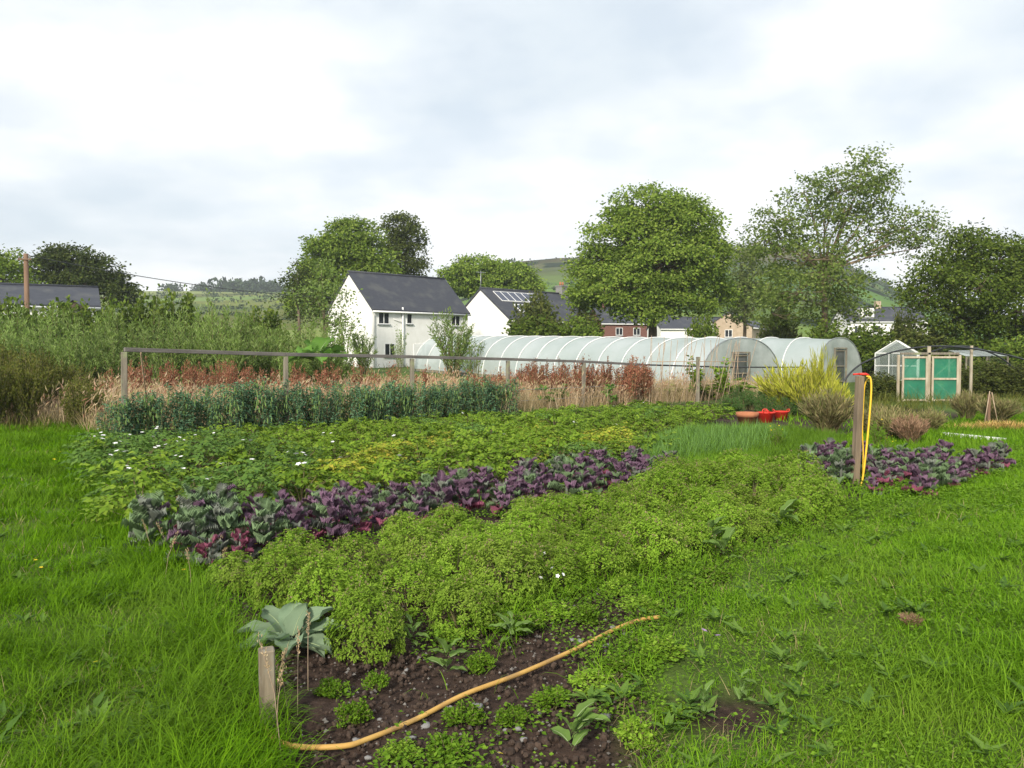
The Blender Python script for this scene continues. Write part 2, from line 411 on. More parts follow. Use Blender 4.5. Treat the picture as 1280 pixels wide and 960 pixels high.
solid('door_and_doorway_dark', (0.10, 0.105, 0.10), (0.05, 0.06, 0.05), 0.5, 2)  # shorter tunnel's grey door; also painted-in shade of the long tunnel's doorway
sheet_mat('tunnel_film', (0.68, 0.74, 0.75), 0.12, 0.45, 0.10, 0.28, (0.55, 0.63, 0.62), 0.5)
sheet_mat('tunnel_end', (0.62, 0.65, 0.62), 0.22, 0.45, 0.10, 0.25, (0.36, 0.40, 0.36), 0.9)
sheet_mat('green_net', (0.05, 0.33, 0.20), 0.28, 0.35, 0.02, 0.5, (0.035, 0.25, 0.16), 2.0)
sheet_mat('cage_net', (0.04, 0.05, 0.045), 0.80, 0.2, 0.0)
sheet_mat('greenhouse_glass', (0.45, 0.52, 0.50), 0.62, 0.2, 0.25, 0.05)
sheet_mat('twin_wall', (0.72, 0.78, 0.80), 0.15, 0.4, 0.12, 0.2)

def ground_mat():
    m = bpy.data.materials.new('ground'); t, N, K = nodes(m)
    out, pr = N('ShaderNodeOutputMaterial'), N('ShaderNodeBsdfPrincipled')
    ge, at_ = N('ShaderNodeNewGeometry'), N('ShaderNodeAttribute'); at_.attribute_name = 'soil'
    a, b, f_ = N('ShaderNodeTexNoise'), N('ShaderNodeTexNoise'), N('ShaderNodeTexNoise')
    a.inputs['Scale'].default_value = 14; a.inputs['Detail'].default_value = 10; a.inputs['Roughness'].default_value = 0.65
    b.inputs['Scale'].default_value = 1.4; b.inputs['Detail'].default_value = 8
    f_.inputs['Scale'].default_value = 0.03; f_.inputs['Detail'].default_value = 5
    for n in (a, b, f_): K(ge.outputs['Position'], n.inputs['Vector'])
    rs, rg = N('ShaderNodeValToRGB'), N('ShaderNodeValToRGB')
    rs.color_ramp.elements[0].position = 0.35; rs.color_ramp.elements[0].color = (0.022, 0.014, 0.011, 1)
    rs.color_ramp.elements[1].position = 0.75; rs.color_ramp.elements[1].color = (0.085, 0.055, 0.041, 1)
    rg.color_ramp.elements[0].position = 0.3; rg.color_ramp.elements[0].color = (0.05, 0.085, 0.014, 1)
    rg.color_ramp.elements[1].position = 0.7; rg.color_ramp.elements[1].color = (0.10, 0.15, 0.028, 1)
    K(a.outputs['Fac'], rs.inputs[0]); K(b.outputs['Fac'], rg.inputs[0])
    mx = N('ShaderNodeMixRGB'); K(at_.outputs['Fac'], mx.inputs[0]); K(rg.outputs[0], mx.inputs[1]); K(rs.outputs[0], mx.inputs[2])
    K(mx.outputs[0], pr.inputs['Base Color']); pr.inputs['Roughness'].default_value = 0.95; pr.inputs['Specular IOR Level'].default_value = 0.15
    bp = N('ShaderNodeBump'); bp.inputs['Strength'].default_value = 0.9; bp.inputs['Distance'].default_value = 0.03
    K(a.outputs['Fac'], bp.inputs['Height']); K(bp.outputs[0], pr.inputs['Normal'])
    K(pr.outputs[0], out.inputs[0])
    return m

def hill_mat(name, near, mid, top, wood_bias):
    m = bpy.data.materials.new(name); t, N, K = nodes(m)
    out, pr = N('ShaderNodeOutputMaterial'), N('ShaderNodeBsdfPrincipled')
    ge, sp = N('ShaderNodeNewGeometry'), N('ShaderNodeSeparateXYZ')
    K(ge.outputs['Position'], sp.inputs[0])
    vo, no, na = N('ShaderNodeTexVoronoi'), N('ShaderNodeTexNoise'), N('ShaderNodeTexNoise')
    vo.inputs['Scale'].default_value = 0.012; no.inputs['Scale'].default_value = 0.02; no.inputs['Detail'].default_value = 8
    na.inputs['Scale'].default_value = 0.25; na.inputs['Detail'].default_value = 5
    for n in (vo, no, na): K(ge.outputs['Position'], n.inputs['Vector'])
    hgt = N('ShaderNodeValToRGB')
    el = hgt.color_ramp.elements
    while len(el) < 4: el.new(0.5)
    for i, (p, c) in enumerate(((0.0, near), (0.35, near), (0.62, mid), (1.0, top))): el[i].position = p; el[i].color = (*c, 1)
    mr = N('ShaderNodeMapRange'); mr.inputs[1].default_value = 5; mr.inputs[2].default_value = 90
    ad = N('ShaderNodeMath'); ad.operation = 'MULTIPLY_ADD'; ad.inputs[1].default_value = 40; K(no.outputs['Fac'], ad.inputs[0])
    su = N('ShaderNodeMath'); su.operation = 'SUBTRACT'; su.inputs[1].default_value = 20; K(sp.outputs[2], ad.inputs[2]); K(ad.outputs[0], su.inputs[0]); K(su.outputs[0], mr.inputs[0])
    K(mr.outputs[0], hgt.inputs[0])
    hs = N('ShaderNodeHueSaturation'); K(hgt.outputs[0], hs.inputs['Color'])
    vs = N('ShaderNodeSeparateXYZ'); K(vo.outputs['Color'], vs.inputs[0])
    mv = N('ShaderNodeMapRange'); mv.inputs[3].default_value = 0.65; mv.inputs[4].default_value = 1.35; K(vs.outputs[0], mv.inputs[0]); K(mv.outputs[0], hs.inputs['Value'])
    mh = N('ShaderNodeMapRange'); mh.inputs[3].default_value = 0.47; mh.inputs[4].default_value = 0.52; K(vs.outputs[1], mh.inputs[0]); K(mh.outputs[0], hs.inputs['Hue'])
    wd = N('ShaderNodeMapRange'); wd.inputs[1].default_value = wood_bias; wd.inputs[2].default_value = wood_bias + 0.03; K(no.outputs['Fac'], wd.inputs[0])
    mw = N('ShaderNodeMixRGB'); mw.inputs[2].default_value = (0.03, 0.045, 0.022, 1); K(wd.outputs[0], mw.inputs[0]); K(hs.outputs[0], mw.inputs[1])
    ml = N('ShaderNodeMixRGB'); ml.blend_type = 'MULTIPLY'; ml.inputs[0].default_value = 0.4
    K(mw.outputs[0], ml.inputs[1]); K(na.outputs['Color'], ml.inputs[2])
    K(ml.outputs[0], pr.inputs['Base Color']); pr.inputs['Roughness'].default_value = 1.0; pr.inputs['Specular IOR Level'].default_value = 0.0
    K(pr.outputs[0], out.inputs[0])
    return m

# ------------------------------------------------------------------ the ground and the hills
def graded(a, b, lo, hi, fine, grow):
    out = list(np.arange(lo, hi, fine)); st = fine
    v = hi
    while v < b: out.append(v); st *= grow; v += st
    out.append(b); st = fine; v = lo; left = []
    while v > a: left.append(v); st *= grow; v -= st
    left.append(a)
    return np.array(sorted(set(round(q, 4) for q in out + left)))

def soil_mask(x, y):
    """1 where the ground is dug, 0 under turf"""
    wob = 0.35 * (vnoise(x, y, 1.3, 11) - 0.5)
    inside = smooth(-0.15, 0.25, x - edge_l(y) + wob) * smooth(-0.15, 0.25, edge_r(y) - x + wob)
    n = x * NRM.x + y * NRM.y
    t = x * ROW.x + y * ROW.y
    inside = np.clip(inside + 1.4 * np.exp(-((x - 1.0) / 0.24) ** 2 - ((y - 3.72) / 0.2) ** 2), 0, 1)
    return inside * (1 - smooth(16.8, 18.0, n)) * (y > 0) * (1 - smooth(13.0, 14.0, t) * (1 - smooth(6, 7.5, n)))

def make_ground():
    xs = graded(-1800, 1800, -4.2, 4.5, 0.065, 1.12)
    ys = graded(-400, 2600, 2.6, 9.0, 0.06, 1.07)
    X, Y = np.meshgrid(xs, ys)
    Z = G(X, Y)
    sm = soil_mask(X, Y)
    near = 1 - smooth(9, 14, Y)
    Z = Z + sm * near * (0.06 * (vnoise(X, Y, 3.0, 5) - 0.5) + 0.022 * (vnoise(X, Y, 7.0, 6) - 0.5) - 0.015)
    nx, ny = len(xs), len(ys)
    I = np.arange(nx * ny).reshape(ny, nx)
    Fc = np.stack([I[:-1, :-1], I[:-1, 1:], I[1:, 1:], I[1:, :-1]], -1).reshape(-1, 4)
    mb = MB(); mb.add(np.stack([X, Y, Z], -1), Fc, 0, True)
    o = mb.build('ground', ground_mat())
    at_ = o.data.attributes.new('soil', 'FLOAT', 'POINT')
    at_.data.foreach_set('value', sm.ravel().astype(np.float32))
    tag(o, 'dug brown soil and turf of the garden', 'ground', kind='structure')
make_ground()

def make_hill(name, label, xs, ys, fn, mat):
    X, Y = np.meshgrid(xs, ys); Z = fn(X, Y)
    nx, ny = len(xs), len(ys); I = np.arange(nx * ny).reshape(ny, nx)
    Fc = np.stack([I[:-1, :-1], I[:-1, 1:], I[1:, 1:], I[1:, :-1]], -1).reshape(-1, 4)
    mb = MB(); mb.add(np.stack([X, Y, Z], -1), Fc, 0, True)
    return tag(mb.build(name, mat), label, 'hill', kind='structure')

def farm_h(X, Y):
    d = Y
    z = np.interp(d, [120, 180, 250, 450, 700, 760, 900, 1300], [-2, 4, 12, 28, 53, 55, 48, 20])
    px = 640 + X / np.maximum(Y, 1) * F
    fall = 1 - smooth(430, 640, px) * 0.7
    return z * fall + 3.5 * (vnoise(X, Y, 0.008, 21) - 0.5) * smooth(150, 350, Y)
make_hill('farmland_hill', 'far farmland rising to a tree-lined skyline', np.linspace(-900, 250, 120), np.linspace(110, 1300, 100), farm_h,
          hill_mat('farmland', (0.17, 0.22, 0.07), (0.21, 0.25, 0.09), (0.38, 0.31, 0.17), 0.62))
def moor_h(X, Y):
    px = 640 + X / np.maximum(Y, 1) * F
    top = np.interp(px, [420, 560, 640, 690, 760, 840, 940, 1010, 1060, 1100, 1140, 1200, 1320, 1500], [40, 60, 88, 91, 93, 98, 100, 98, 86, 70, 53, 38, 28, 26])
    u = np.interp(Y, [150, 260, 400, 560, 700, 820, 900, 1200], [-0.05, 0.10, 0.34, 0.60, 0.88, 1.0, 0.98, 0.6])
    return top * u + 5 * (vnoise(X, Y, 0.012, 31) - 0.5) * smooth(250, 500, Y) + 1.5 * (vnoise(X, Y, 0.05, 33) - 0.5) * smooth(250, 500, Y)
make_hill('moorland_hill', 'dark moorland hill behind the trees and village', np.linspace(-150, 900, 130), np.linspace(140, 1200, 100), moor_h,
          hill_mat('moorland', (0.12, 0.20, 0.05), (0.075, 0.10, 0.04), (0.16, 0.14, 0.07), 0.56))

# ------------------------------------------------------------------ trees
DENS = 2.5
def tree(name, label, d, lobes, base_px, mat, leaf=0.30, n_cl=26, per=30, trunk_r=0.3, bark='bark', spread=1.0, group=None, limb=True, cl_r=0.75, trunk_px=None, seed=1):
    r = np.random.default_rng(seed)
    bx = (base_px - 640) / F * d
    base = on(bx, d, -0.2)
    root = thing(name, label, 'tree', base, 0, group)
    ctr, rad = [], []
    for lb in lobes:
        px, py, rx, ry = lb[:4]; dd = d + (lb[4] if len(lb) > 4 else 0)
        p = at(px, py, dd); ctr.append(p - base); rad.append((rx / F * dd, (rx + ry) / 2 / F * dd * 0.9, ry / F * dd))
    tr, cr = MB(), MB()
    fork_h = min(c.z for c in ctr) * 0.9 + 0.4
    fork = Vector((0, 0, max(fork_h, 1.2)))
    if trunk_px: fork = at(trunk_px[0], trunk_px[1], d) - base
    tr.tube([(0, 0, 0), (0.02, 0.03, fork.z * 0.3), fork * 0.7 + Vector((0.05, 0, 0)), fork], [trunk_r * 1.35, trunk_r, trunk_r * 0.9, trunk_r * 0.8], 8)
    for c, rd in zip(ctr, rad):
        mid = fork.lerp(c, 0.5) + Vector(r.normal(0, 0.12 * rd[0], 3))
        tr.tube([fork * 0.97, mid, c, c + Vector((0, 0, rd[2] * 0.55))], [trunk_r * 0.42, trunk_r * 0.26, trunk_r * 0.14, 0.02], 6)
        n = max(6, int(n_cl * (rd[0] * rd[2]) / 4.0))
        dr = rdir(n, -0.75, 1.0, r); q = r.uniform(0.35, 1.0, n) ** 0.45 * spread
        cp = np.array(c) + dr * np.array(rd) * q[:, None]
        for j in range(0, n, 3):
            m2 = np.array(c) * 0.45 + cp[j] * 0.55 + r.normal(0, 0.15, 3) - [0, 0, 0.2]
            tr.tube([c, m2, cp[j]], [trunk_r * 0.10, trunk_r * 0.06, 0.012], 4, cap=False)
        k = int(per * DENS)
        off = r.normal(0, 1, (n, k, 3)) * np.array([cl_r, cl_r, cl_r * 0.55]) * 0.62
        lp = (cp[:, None] + off).reshape(-1, 3)
        outw = unit(np.repeat(dr, k, 0) + r.normal(0, 0.55, (n * k, 3)))
        dv = unit(off.reshape(-1, 3) * [1, 1, 0.5] + r.normal(0, 0.35, (n * k, 3)) + [0, 0, -0.15])
        ls = leaf * 0.88 * r.uniform(0.6, 1.25, n * k)
        cr.scatter(*DIA, lp, dv, outw, ls, ls * r.uniform(0.5, 0.75, n * k))
    tr.build('trunk', MATS[bark], root)
    cr.build('crown', MATS[mat], root)
    return root

tree('round_tree', 'broad rounded light green tree rising behind the middle of the long polytunnel', 78,
     [(810, 262, 52, 30), (850, 285, 55, 38), (785, 300, 55, 40), (880, 318, 36, 34), (830, 330, 60, 40, -2), (752, 325, 30, 24), (730, 340, 18, 18), (770, 360, 50, 32, -3), (850, 372, 48, 30, -2), (795, 392, 34, 18, -3), (735, 372, 20, 20, -2), (893, 365, 22, 24, 2), (815, 350, 60, 40)],
     815, 'tree_light', 0.36, 30, 34, 0.45, seed=11)
tree('airy_tree', 'tall airy grey-green tree with bare limbs showing, highest in the view', 66,
     [(1085, 215, 36, 26), (1045, 240, 38, 28), (1095, 250, 30, 26), (1005, 240, 28, 22), (985, 275, 38, 26), (1030, 290, 44, 26), (1085, 290, 44, 24), (1130, 285, 34, 24), (1165, 285, 22, 20), (1150, 310, 24, 16), (970, 320, 30, 22), (1000, 345, 44, 22), (960, 365, 28, 22), (1060, 315, 34, 16), (1020, 380, 48, 22), (1060, 365, 26, 20), (990, 300, 40, 26), (1055, 265, 36, 26), (985, 395, 40, 18), (1050, 392, 40, 18), (1110, 308, 36, 18), (955, 300, 26, 24), (1000, 365, 50, 26, -3), (1045, 350, 40, 22, -3), (965, 392, 36, 18, -2), (1010, 325, 50, 28, -2), (1075, 232, 44, 30)],
     1030, 'tree_airy', 0.31, 27, 13, 0.26, 'bark_pale', 1.10, cl_r=0.62, trunk_px=(1030, 335), seed=12)
tree('oak_tree', 'dense dark green spreading tree closing the view beyond the netted cage', 56,
     [(1210, 312, 45, 24), (1250, 325, 50, 30), (1180, 340, 40, 26), (1225, 360, 60, 34, -2), (1290, 345, 45, 40), (1160, 368, 34, 24), (1270, 390, 50, 30, -2), (1195, 398, 45, 24), (1330, 370, 50, 50), (1240, 415, 60, 18)],
     1235, 'tree_oak', 0.27, 34, 38, 0.4, seed=13)
tree('pale_tree', 'small pale tree squeezed between the round tree and the airy tree', 88,
     [(925, 320, 24, 18), (940, 345, 26, 22), (915, 360, 22, 22), (945, 375, 28, 20), (920, 390, 24, 16)], 930, 'tree_grey', 0.34, 22, 24, 0.2, seed=14)
tree('lobed_tree', 'light green lobed tree behind the white gable of the nearer house', 100,
     [(440, 295, 36, 22), (412, 315, 32, 24), (455, 325, 36, 26), (395, 345, 28, 26), (430, 352, 40, 28), (470, 345, 28, 26), (385, 375, 24, 26)], 430, 'tree_light', 0.42, 30, 34, 0.4, seed=15)
tree('tall_tree', 'tall narrow olive tree behind the slate roof of the nearer house', 108,
     [(500, 282, 22, 17), (512, 300, 22, 20), (492, 312, 22, 20), (510, 328, 22, 20), (488, 342, 24, 18), (512, 350, 18, 12)], 503, 'tree_olive', 0.38, 26, 32, 0.35, seed=16)
tree('low_tree', 'wide low green tree behind the house with roof panels', 125,
     [(600, 338, 36, 18), (635, 345, 34, 18), (568, 352, 22, 18), (610, 358, 48, 18), (655, 360, 24, 16)], 610, 'tree_light', 0.5, 30, 32, 0.35, seed=17)
tree('dark_tree', 'dark domed tree behind the long slate roof', 92,
     [(85, 325, 36, 18), (120, 340, 30, 18), (60, 340, 32, 20), (95, 352, 46, 18), (145, 358, 22, 16), (150, 372, 18, 14)], 95, 'tree_dark', 0.40, 30, 34, 0.35, seed=18)
tree('light_tree', 'light green tree cut by the frame edge beside the wooden pole', 80,
     [(5, 330, 28, 18), (-25, 335, 30, 22), (15, 350, 26, 18), (-20, 360, 30, 20)], 0, 'tree_light', 0.36, 28, 30, 0.3, seed=19)
tree('spiky_tree', 'small dark spiky tree edging the light lobed tree', 90,
     [(372, 345, 14, 16), (365, 365, 14, 16), (378, 385, 18, 18)], 374, 'tree_dark', 0.34, 22, 24, 0.18, spread=1.2, seed=20)
tree('silver_willow', 'pale feathery willow just in front of the white gable', 62,
     [(402, 345, 16, 18), (418, 368, 14, 18), (396, 375, 18, 20), (410, 402, 22, 18), (424, 408, 12, 14)], 406, 'willow', 0.26, 22, 24, 0.14, spread=1.15, seed=21)

# far woodland on the slopes: nobody could count it
def woodland():
    r = np.random.default_rng(40); mb = MB()
    def clump(x, y, z, w, h, n):
        p = rdir(n, -0.2, 1, r) * np.array([w, w, h]) + [x, y, z]
        s = w * 0.5 * r.uniform(0.5, 1.1, n)
        mb.scatter(*DIA, p, unit(r.normal(0, 1, (n, 3))), rdir(n, 0, 1, r), s, s * 0.8)
    for _ in range(260):
        px = r.uniform(150, 380); d = r.choice([690, 700, 715, 735])
        if vnoise(px, 0.0, 0.05, 4) < 0.35: continue
        x = (px - 640) / F * d; s = r.uniform(2.0, 4.6) * (1.5 if px > 270 else 1.0)
        clump(x, d, float(farm_h(x, d)), s * 1.4, s * 1.5, 26)
    for _ in range(150):                                       # hedges between the fields
        k = r.integers(0, 6); d = [230, 300, 360, 430, 520, 600][k]; px = r.uniform(130, 400)
        d = d + (px - 250) * [0.2, -0.3, 0.25, 0.3, -0.2, 0.2][k]
        x = (px - 640) / F * d; s = r.uniform(1.0, 2.2) * d / 400
        clump(x, d, float(farm_h(x, d)), s * 1.6, s, 18)
    for _ in range(420):
        px = r.uniform(600, 1180); d = r.uniform(480, 780); x = (px - 640) / F * d
        if vnoise(x, d, 0.012, 8) < 0.48: continue
        s = r.uniform(2.5, 5); clump(x, d, float(moor_h(x, d)), s * 1.4, s, 18)
    for _ in range(120):
        px = r.uniform(640, 1180); d = r.choice([330, 395, 460]) + r.normal(0, 3); x = (px - 640) / F * d
        s = r.uniform(1.2, 3); clump(x, d, float(moor_h(x, d)), s * 1.4, s * 1.1, 18)
    tag(mb.build('distant_woodland', MATS['far_wood']), 'far hedges and woodland on the slopes', 'woodland', kind='stuff')
woodland()

# ------------------------------------------------------------------ houses
def house(name, label, A, ang, Lx, Wy, eave, ridge, wall='render_white', cat='house', over=0.22, gutter=True):
    """A: front corner; ang: direction of the front wall; local x along the front, y back along the gable"""
    z0 = float(G(A[0], A[1])) - 0.3
    root = thing(name, label, cat, (A[0], A[1], z0), ang)
    e, rz = eave - z0, ridge - z0
    w = MB()
    V = [(x, y, z) for x in (0, Lx) for (y, z) in ((0, 0), (Wy, 0), (Wy, e), (Wy / 2, rz), (0, e))]
    w.add(V, [(0, 4, 9, 5), (1, 6, 7, 2), (2, 7, 8, 3), (3, 8, 9, 4), (0, 5, 6, 1)])
    w.add(V, [(0, 1, 2, 3, 4), (9, 8, 7, 6, 5)])
    w.build('wall', MATS[wall], root)
    t = 0.14; sl = (rz - e) / (Wy / 2)
    R = MB()
    for sgn in (0, 1):
        def yy(y): return y if sgn == 0 else Wy - y
        y0, z_0 = -over, e - over * sl
        pts = []
        for x in (-over * 0.6, Lx + over * 0.6):
            for (y, z) in ((y0, z_0), (Wy / 2, rz), (Wy / 2, rz + t * 1.3), (y0, z_0 + t * 1.3)): pts.append((x, yy(y), z + 0.03))
        f = [(0, 1, 5, 4), (1, 2, 6, 5), (2, 3, 7, 6), (3, 0, 4, 7), (3, 2, 1, 0), (4, 5, 6, 7)]
        R.add(pts, [q[::-1] for q in f] if sgn else f)
    rf = R.build('roof', MATS['slate'], root)
    MB().tube([(-over * 0.6, Wy / 2, rz + t * 1.3 + 0.04), (Lx + over * 0.6, Wy / 2, rz + t * 1.3 + 0.04)], 0.11, 6).build('ridge_tile', MATS['slate'], rf)
    if gutter:
        MB().tube([(-0.12, -over - 0.06, e - over * sl + 0.02), (Lx + 0.12, -over - 0.06, e - over * sl + 0.02)], 0.075, 8).build('gutter', MATS['white_trim'], root)
    return root, e, rz, sl

def window(root, x, z, w, h, lights=2, y=0.0, mat='white_trim', sill=True, wall_x=None):
    fr, t = MB(), 0.07
    def B(m, a, b, c, d, e_, f): # in the wall plane: x range, depth range, z range
        if wall_x is None: m.box((a, y + c, e_), (b, y + d, f))
        else: m.box((wall_x + c, a, e_), (wall_x + d, b, f))
    B(fr, x - w / 2, x + w / 2, -0.035, 0.05, z, z + t); B(fr, x - w / 2, x + w / 2, -0.035, 0.05, z + h - t, z + h)
    for i in range(lights + 1):
        c = x - w / 2 + t / 2 + (w - t) * i / lights
        B(fr, c - t / 2, c + t / 2, -0.033, 0.048, z + t, z + h - t)
    f = fr.build('window', MATS[mat], root)
    for i in range(lights):
        pw = (w - t) / lights; c = x - w / 2 + t / 2 + pw * (i + 0.5)
        p = MB(); B(p, c - pw / 2 + t / 2, c + pw / 2 - t / 2, -0.008, 0.03, z + t, z + h - t); p.build('pane', MATS['window_glass'], f)
    if sill:
        s_ = MB(); B(s_, x - w / 2 - 0.08, x + w / 2 + 0.08, -0.12, -0.002, z - 0.09, z - 0.002); s_.build('sill', MATS['metal_grey'], f)
    return f

A46 = math.atan2(0.69, 0.72)
h1, e1, r1_, s1 = house('white_house', 'white rendered two-storey house with plain slate roof and gable end', (-11.77, 70), A46, 10.6, 7.0, 5.25, 8.45)
z1 = h1.location.z
for (x, z, w, h, n) in ((1.15, 4.02 - z1, 1.15, 1.02, 2), (3.85, 4.1 - z1, 0.62, 0.92, 1), (9.1, 4.02 - z1, 1.1, 1.0, 2), (1.75, 1.25 - z1, 1.1, 1.15, 2), (5.6, 1.25 - z1, 1.4, 1.15, 2)):
    window(h1, x, z, w, h, n)
MB().tube([(3.08, -0.10, 0.2), (3.08, -0.10, e1 + 0.28)], 0.075, 8).build('soil_pipe', MATS['white_trim'], h1)
MB().tube([(0.10, -0.10, 0.1), (0.10, -0.10, e1 - 0.45), (0.10, -0.26, e1 - 0.22)], 0.045, 8).build('downpipe', MATS['white_trim'], h1)
MB().tube([(2.1, -0.08, e1 - 0.75), (2.7, -0.09, e1 - 0.95), (3.0, -0.1, e1 - 1.05)], 0.03, 6).build('waste_pipe', MATS['white_trim'], h1)
dr = MB().box((4.3, -0.05, 0.3), (5.2, 0.04, 2.35)).build('door', MATS['white_trim'], h1)
MB().box((5.02, -0.10, 1.25), (5.10, -0.052, 1.45)).build('handle', MATS['metal_grey'], dr)

h2, e2, r2_, s2 = house('white_house', 'white gabled house with solar panels and rooflight on its slate roof', (-0.24, 84), A46, 13.0, 8.8, 4.95, 8.15)
sp_ = MB()
def on_slope(x, u, lift=0.22):     # u: distance up the front slope from the eave
    k = math.sqrt(1 + s2 * s2); return (x, u / k, e2 + u * s2 / k + lift)
def slope_quad(mb, x0, x1, u0, u1, lift, th=0.05):
    P = [on_slope(x0, u0, lift), on_slope(x1, u0, lift), on_slope(x1, u1, lift), on_slope(x0, u1, lift)]
    V = P + [(a, b, c + th) for a, b, c in P]
    mb.add(V, [(3, 2, 1, 0), (4, 5, 6, 7), (0, 1, 5, 4), (1, 2, 6, 5), (2, 3, 7, 6), (3, 0, 4, 7)])
for i in range(6):
    pnl = MB(); slope_quad(pnl, 1.3 + i * 1.02, 2.24 + i * 1.02, 3.05, 4.75, 0.25); po = pnl.build('solar_panel', MATS['solar_glass'], h2)
    fr = MB()
    for (a, b, c, d) in ((1.26, 1.30, 3.0, 4.8), (2.24, 2.28, 3.0, 4.8), (1.3, 2.24, 3.0, 3.05), (1.3, 2.24, 4.75, 4.8)): slope_quad(fr, a + i * 1.02, b + i * 1.02, c, d, 0.245, 0.075)
    fr.build('panel_frame', MATS['white_trim'], po)
sk = MB(); slope_quad(sk, 2.5, 3.9, 1.1, 2.3, 0.24); so = sk.build('rooflight', MATS['solar_glass'], h2)
fr = MB()
for (a, b, c, d) in ((2.38, 2.5, 1.0, 2.4), (3.9, 4.02, 1.0, 2.4), (2.5, 3.9, 1.0, 1.1), (2.5, 3.9, 2.3, 2.4)): slope_quad(fr, a, b, c, d, 0.235, 0.09)
fr.build('frame', MATS['white_trim'], so)
ch = MB().box((12.0, 3.9, r2_ - 0.4), (12.9, 4.9, r2_ + 1.0)).box((11.93, 3.83, r2_ + 1.0), (12.97, 4.97, r2_ + 1.14)).build('chimney', MATS['stone'], h2)
for k in (0, 1): MB().tube([(12.25 + k * 0.4, 4.4, r2_ + 1.14), (12.25 + k * 0.4, 4.4, r2_ + 1.55)], [0.13, 0.10], 8).build('chimney_pot', MATS['terracotta'], ch)
ae = MB().tube([(0.1, 4.5, r2_ - 0.2), (0.1, 4.5, r2_ + 2.0)], 0.035, 6).tube([(-0.5, 4.5, r2_ + 1.85), (0.6, 4.5, r2_ + 1.85)], 0.02, 5)
for k in range(5): ae.tube([(-0.4 + k * 0.24, 4.25, r2_ + 1.85), (-0.4 + k * 0.24, 4.75, r2_ + 1.85)], 0.015, 4)
ae.build('aerial', MATS['metal_grey'], h2)
MB().tube([(0.12, -0.1, 0.1), (0.12, -0.1, e2 - 0.3)], 0.05, 6).build('downpipe', MATS['white_trim'], h2)
window(h2, 2.6, 2.3, 1.2, 1.1, 2)

# long slate roofed building at the left, its walls behind the willows
p0 = at(128, 378, 58)
hb, eb, rb, sb = house('slate_bungalow', 'long low building whose slate roof shows above the willows', (-42.2, 50.7), 0.5, 15.2, 7.2, 4.75, 6.2)
for x in (8.3, 13.6):
    MB().add([(x - 0.9, -0.6, eb - 0.25), (x + 0.9, -0.6, eb - 0.25), (x, -0.6, eb + 0.45), (x - 0.9, 0.9, eb - 0.25), (x + 0.9, 0.9, eb - 0.25), (x, 0.9, eb + 0.45)],
             [(0, 2, 5, 3), (1, 4, 5, 2), (3, 4, 1, 0)]).add([(x - 0.85, -0.45, eb - 0.2), (x + 0.85, -0.45, eb - 0.2), (x, -0.45, eb + 0.42)], [(0, 1, 2)]).build('porch_gable', MATS['bark'], hb)
for x in (3, 6, 10.5): window(hb, x, 1.6, 1.3, 1.2, 2)

# village houses beyond the tunnels
v1, ea, ra_, sa = house('village_house', 'distant slate-roofed house with a brick gable under the round tree', at(752, 410, 132)[:2], 0.25, 13, 7.5, at(0, 404, 132).z, at(0, 385, 135).z, 'brick_red')
MB().box((1.0, 3.2, ra_ - 0.5), (1.8, 4.2, ra_ + 1.3)).build('chimney', MATS['brick_red'], v1)
for x in (3.0, 6.0, 9.0): window(v1, x, ea - 1.9, 1.2, 1.2, 2)
v2, ea, ra_, sa = house('village_house', 'distant grey-roofed house with white gabled conservatory', at(826, 415, 120)[:2], 0.12, 11, 7, at(0, 411, 120).z, at(0, 398, 123).z)
cg = MB(); zc = ea
cg.add([(4.9, -2.2, 0), (7.5, -2.2, 0), (7.5, -2.2, zc + 0.1), (6.2, -2.2, zc + 1.6), (4.9, -2.2, zc + 0.1), (4.9, 0, 0), (7.5, 0, 0), (7.5, 0, zc + 0.1), (6.2, 0, zc + 1.6), (4.9, 0, zc + 0.1)],
       [(0, 5, 9, 4), (1, 2, 7, 6)]).add([(4.9, -2.2, 0), (7.5, -2.2, 0), (7.5, -2.2, zc + 0.1), (6.2, -2.2, zc + 1.6), (4.9, -2.2, zc + 0.1)], [(0, 1, 2, 3, 4)])
cgo = cg.build('gable_bay', MATS['render_white'], v2)
MB().add([(4.65, -2.5, zc - 0.12), (6.2, -2.5, zc + 1.78), (6.2, 1.8, zc + 1.78), (4.65, 1.8, zc - 0.12), (7.75, -2.5, zc - 0.12), (7.75, 1.8, zc - 0.12)], [(0, 1, 2, 3), (1, 4, 5, 2)]).build('bay_roof', MATS['slate'], cgo)
for x in (5.75, 6.65): window(v2, x, zc - 1.4, 0.55, 1.5, 1, y=-2.24)
v3, ea, ra_, sa = house('village_house', 'distant buff gabled house with slate roof beside the pale tree', at(940, 412, 118)[:2], math.radians(62), 11, 6.6, at(0, 409, 118).z, at(0, 391, 120).z, 'render_buff')
MB().box((9.0, 2.9, ra_ - 0.4), (9.8, 3.7, ra_ + 1.1)).build('chimney', MATS['stone'], v3)
window(v3, 3.3, ea - 1.4, 1.1, 1.1, 2, wall_x=-0.01)
v4, ea, ra_, sa = house('village_house', 'distant white terrace with grey roofs seen under the airy tree', at(1060, 412, 130)[:2], -0.05, 11.0, 8, at(0, 402, 130).z, at(0, 386, 134).z)
dm = MB().box((2.2, 0.6, ea + 0.4), (4.2, 3.2, ea + 2.1)).build('dormer', MATS['render_white'], v4)
window(v4, 3.2, ea + 0.75, 1.3, 0.95, 2, y=0.57)
MB().box((5.6, 3.6, ra_ - 0.5), (6.4, 4.5, ra_ + 1.2)).build('chimney', MATS['render_buff'], v4)
for x in (1.5, 4.5, 8): window(v4, x, ea - 1.8, 1.1, 1.2, 2)
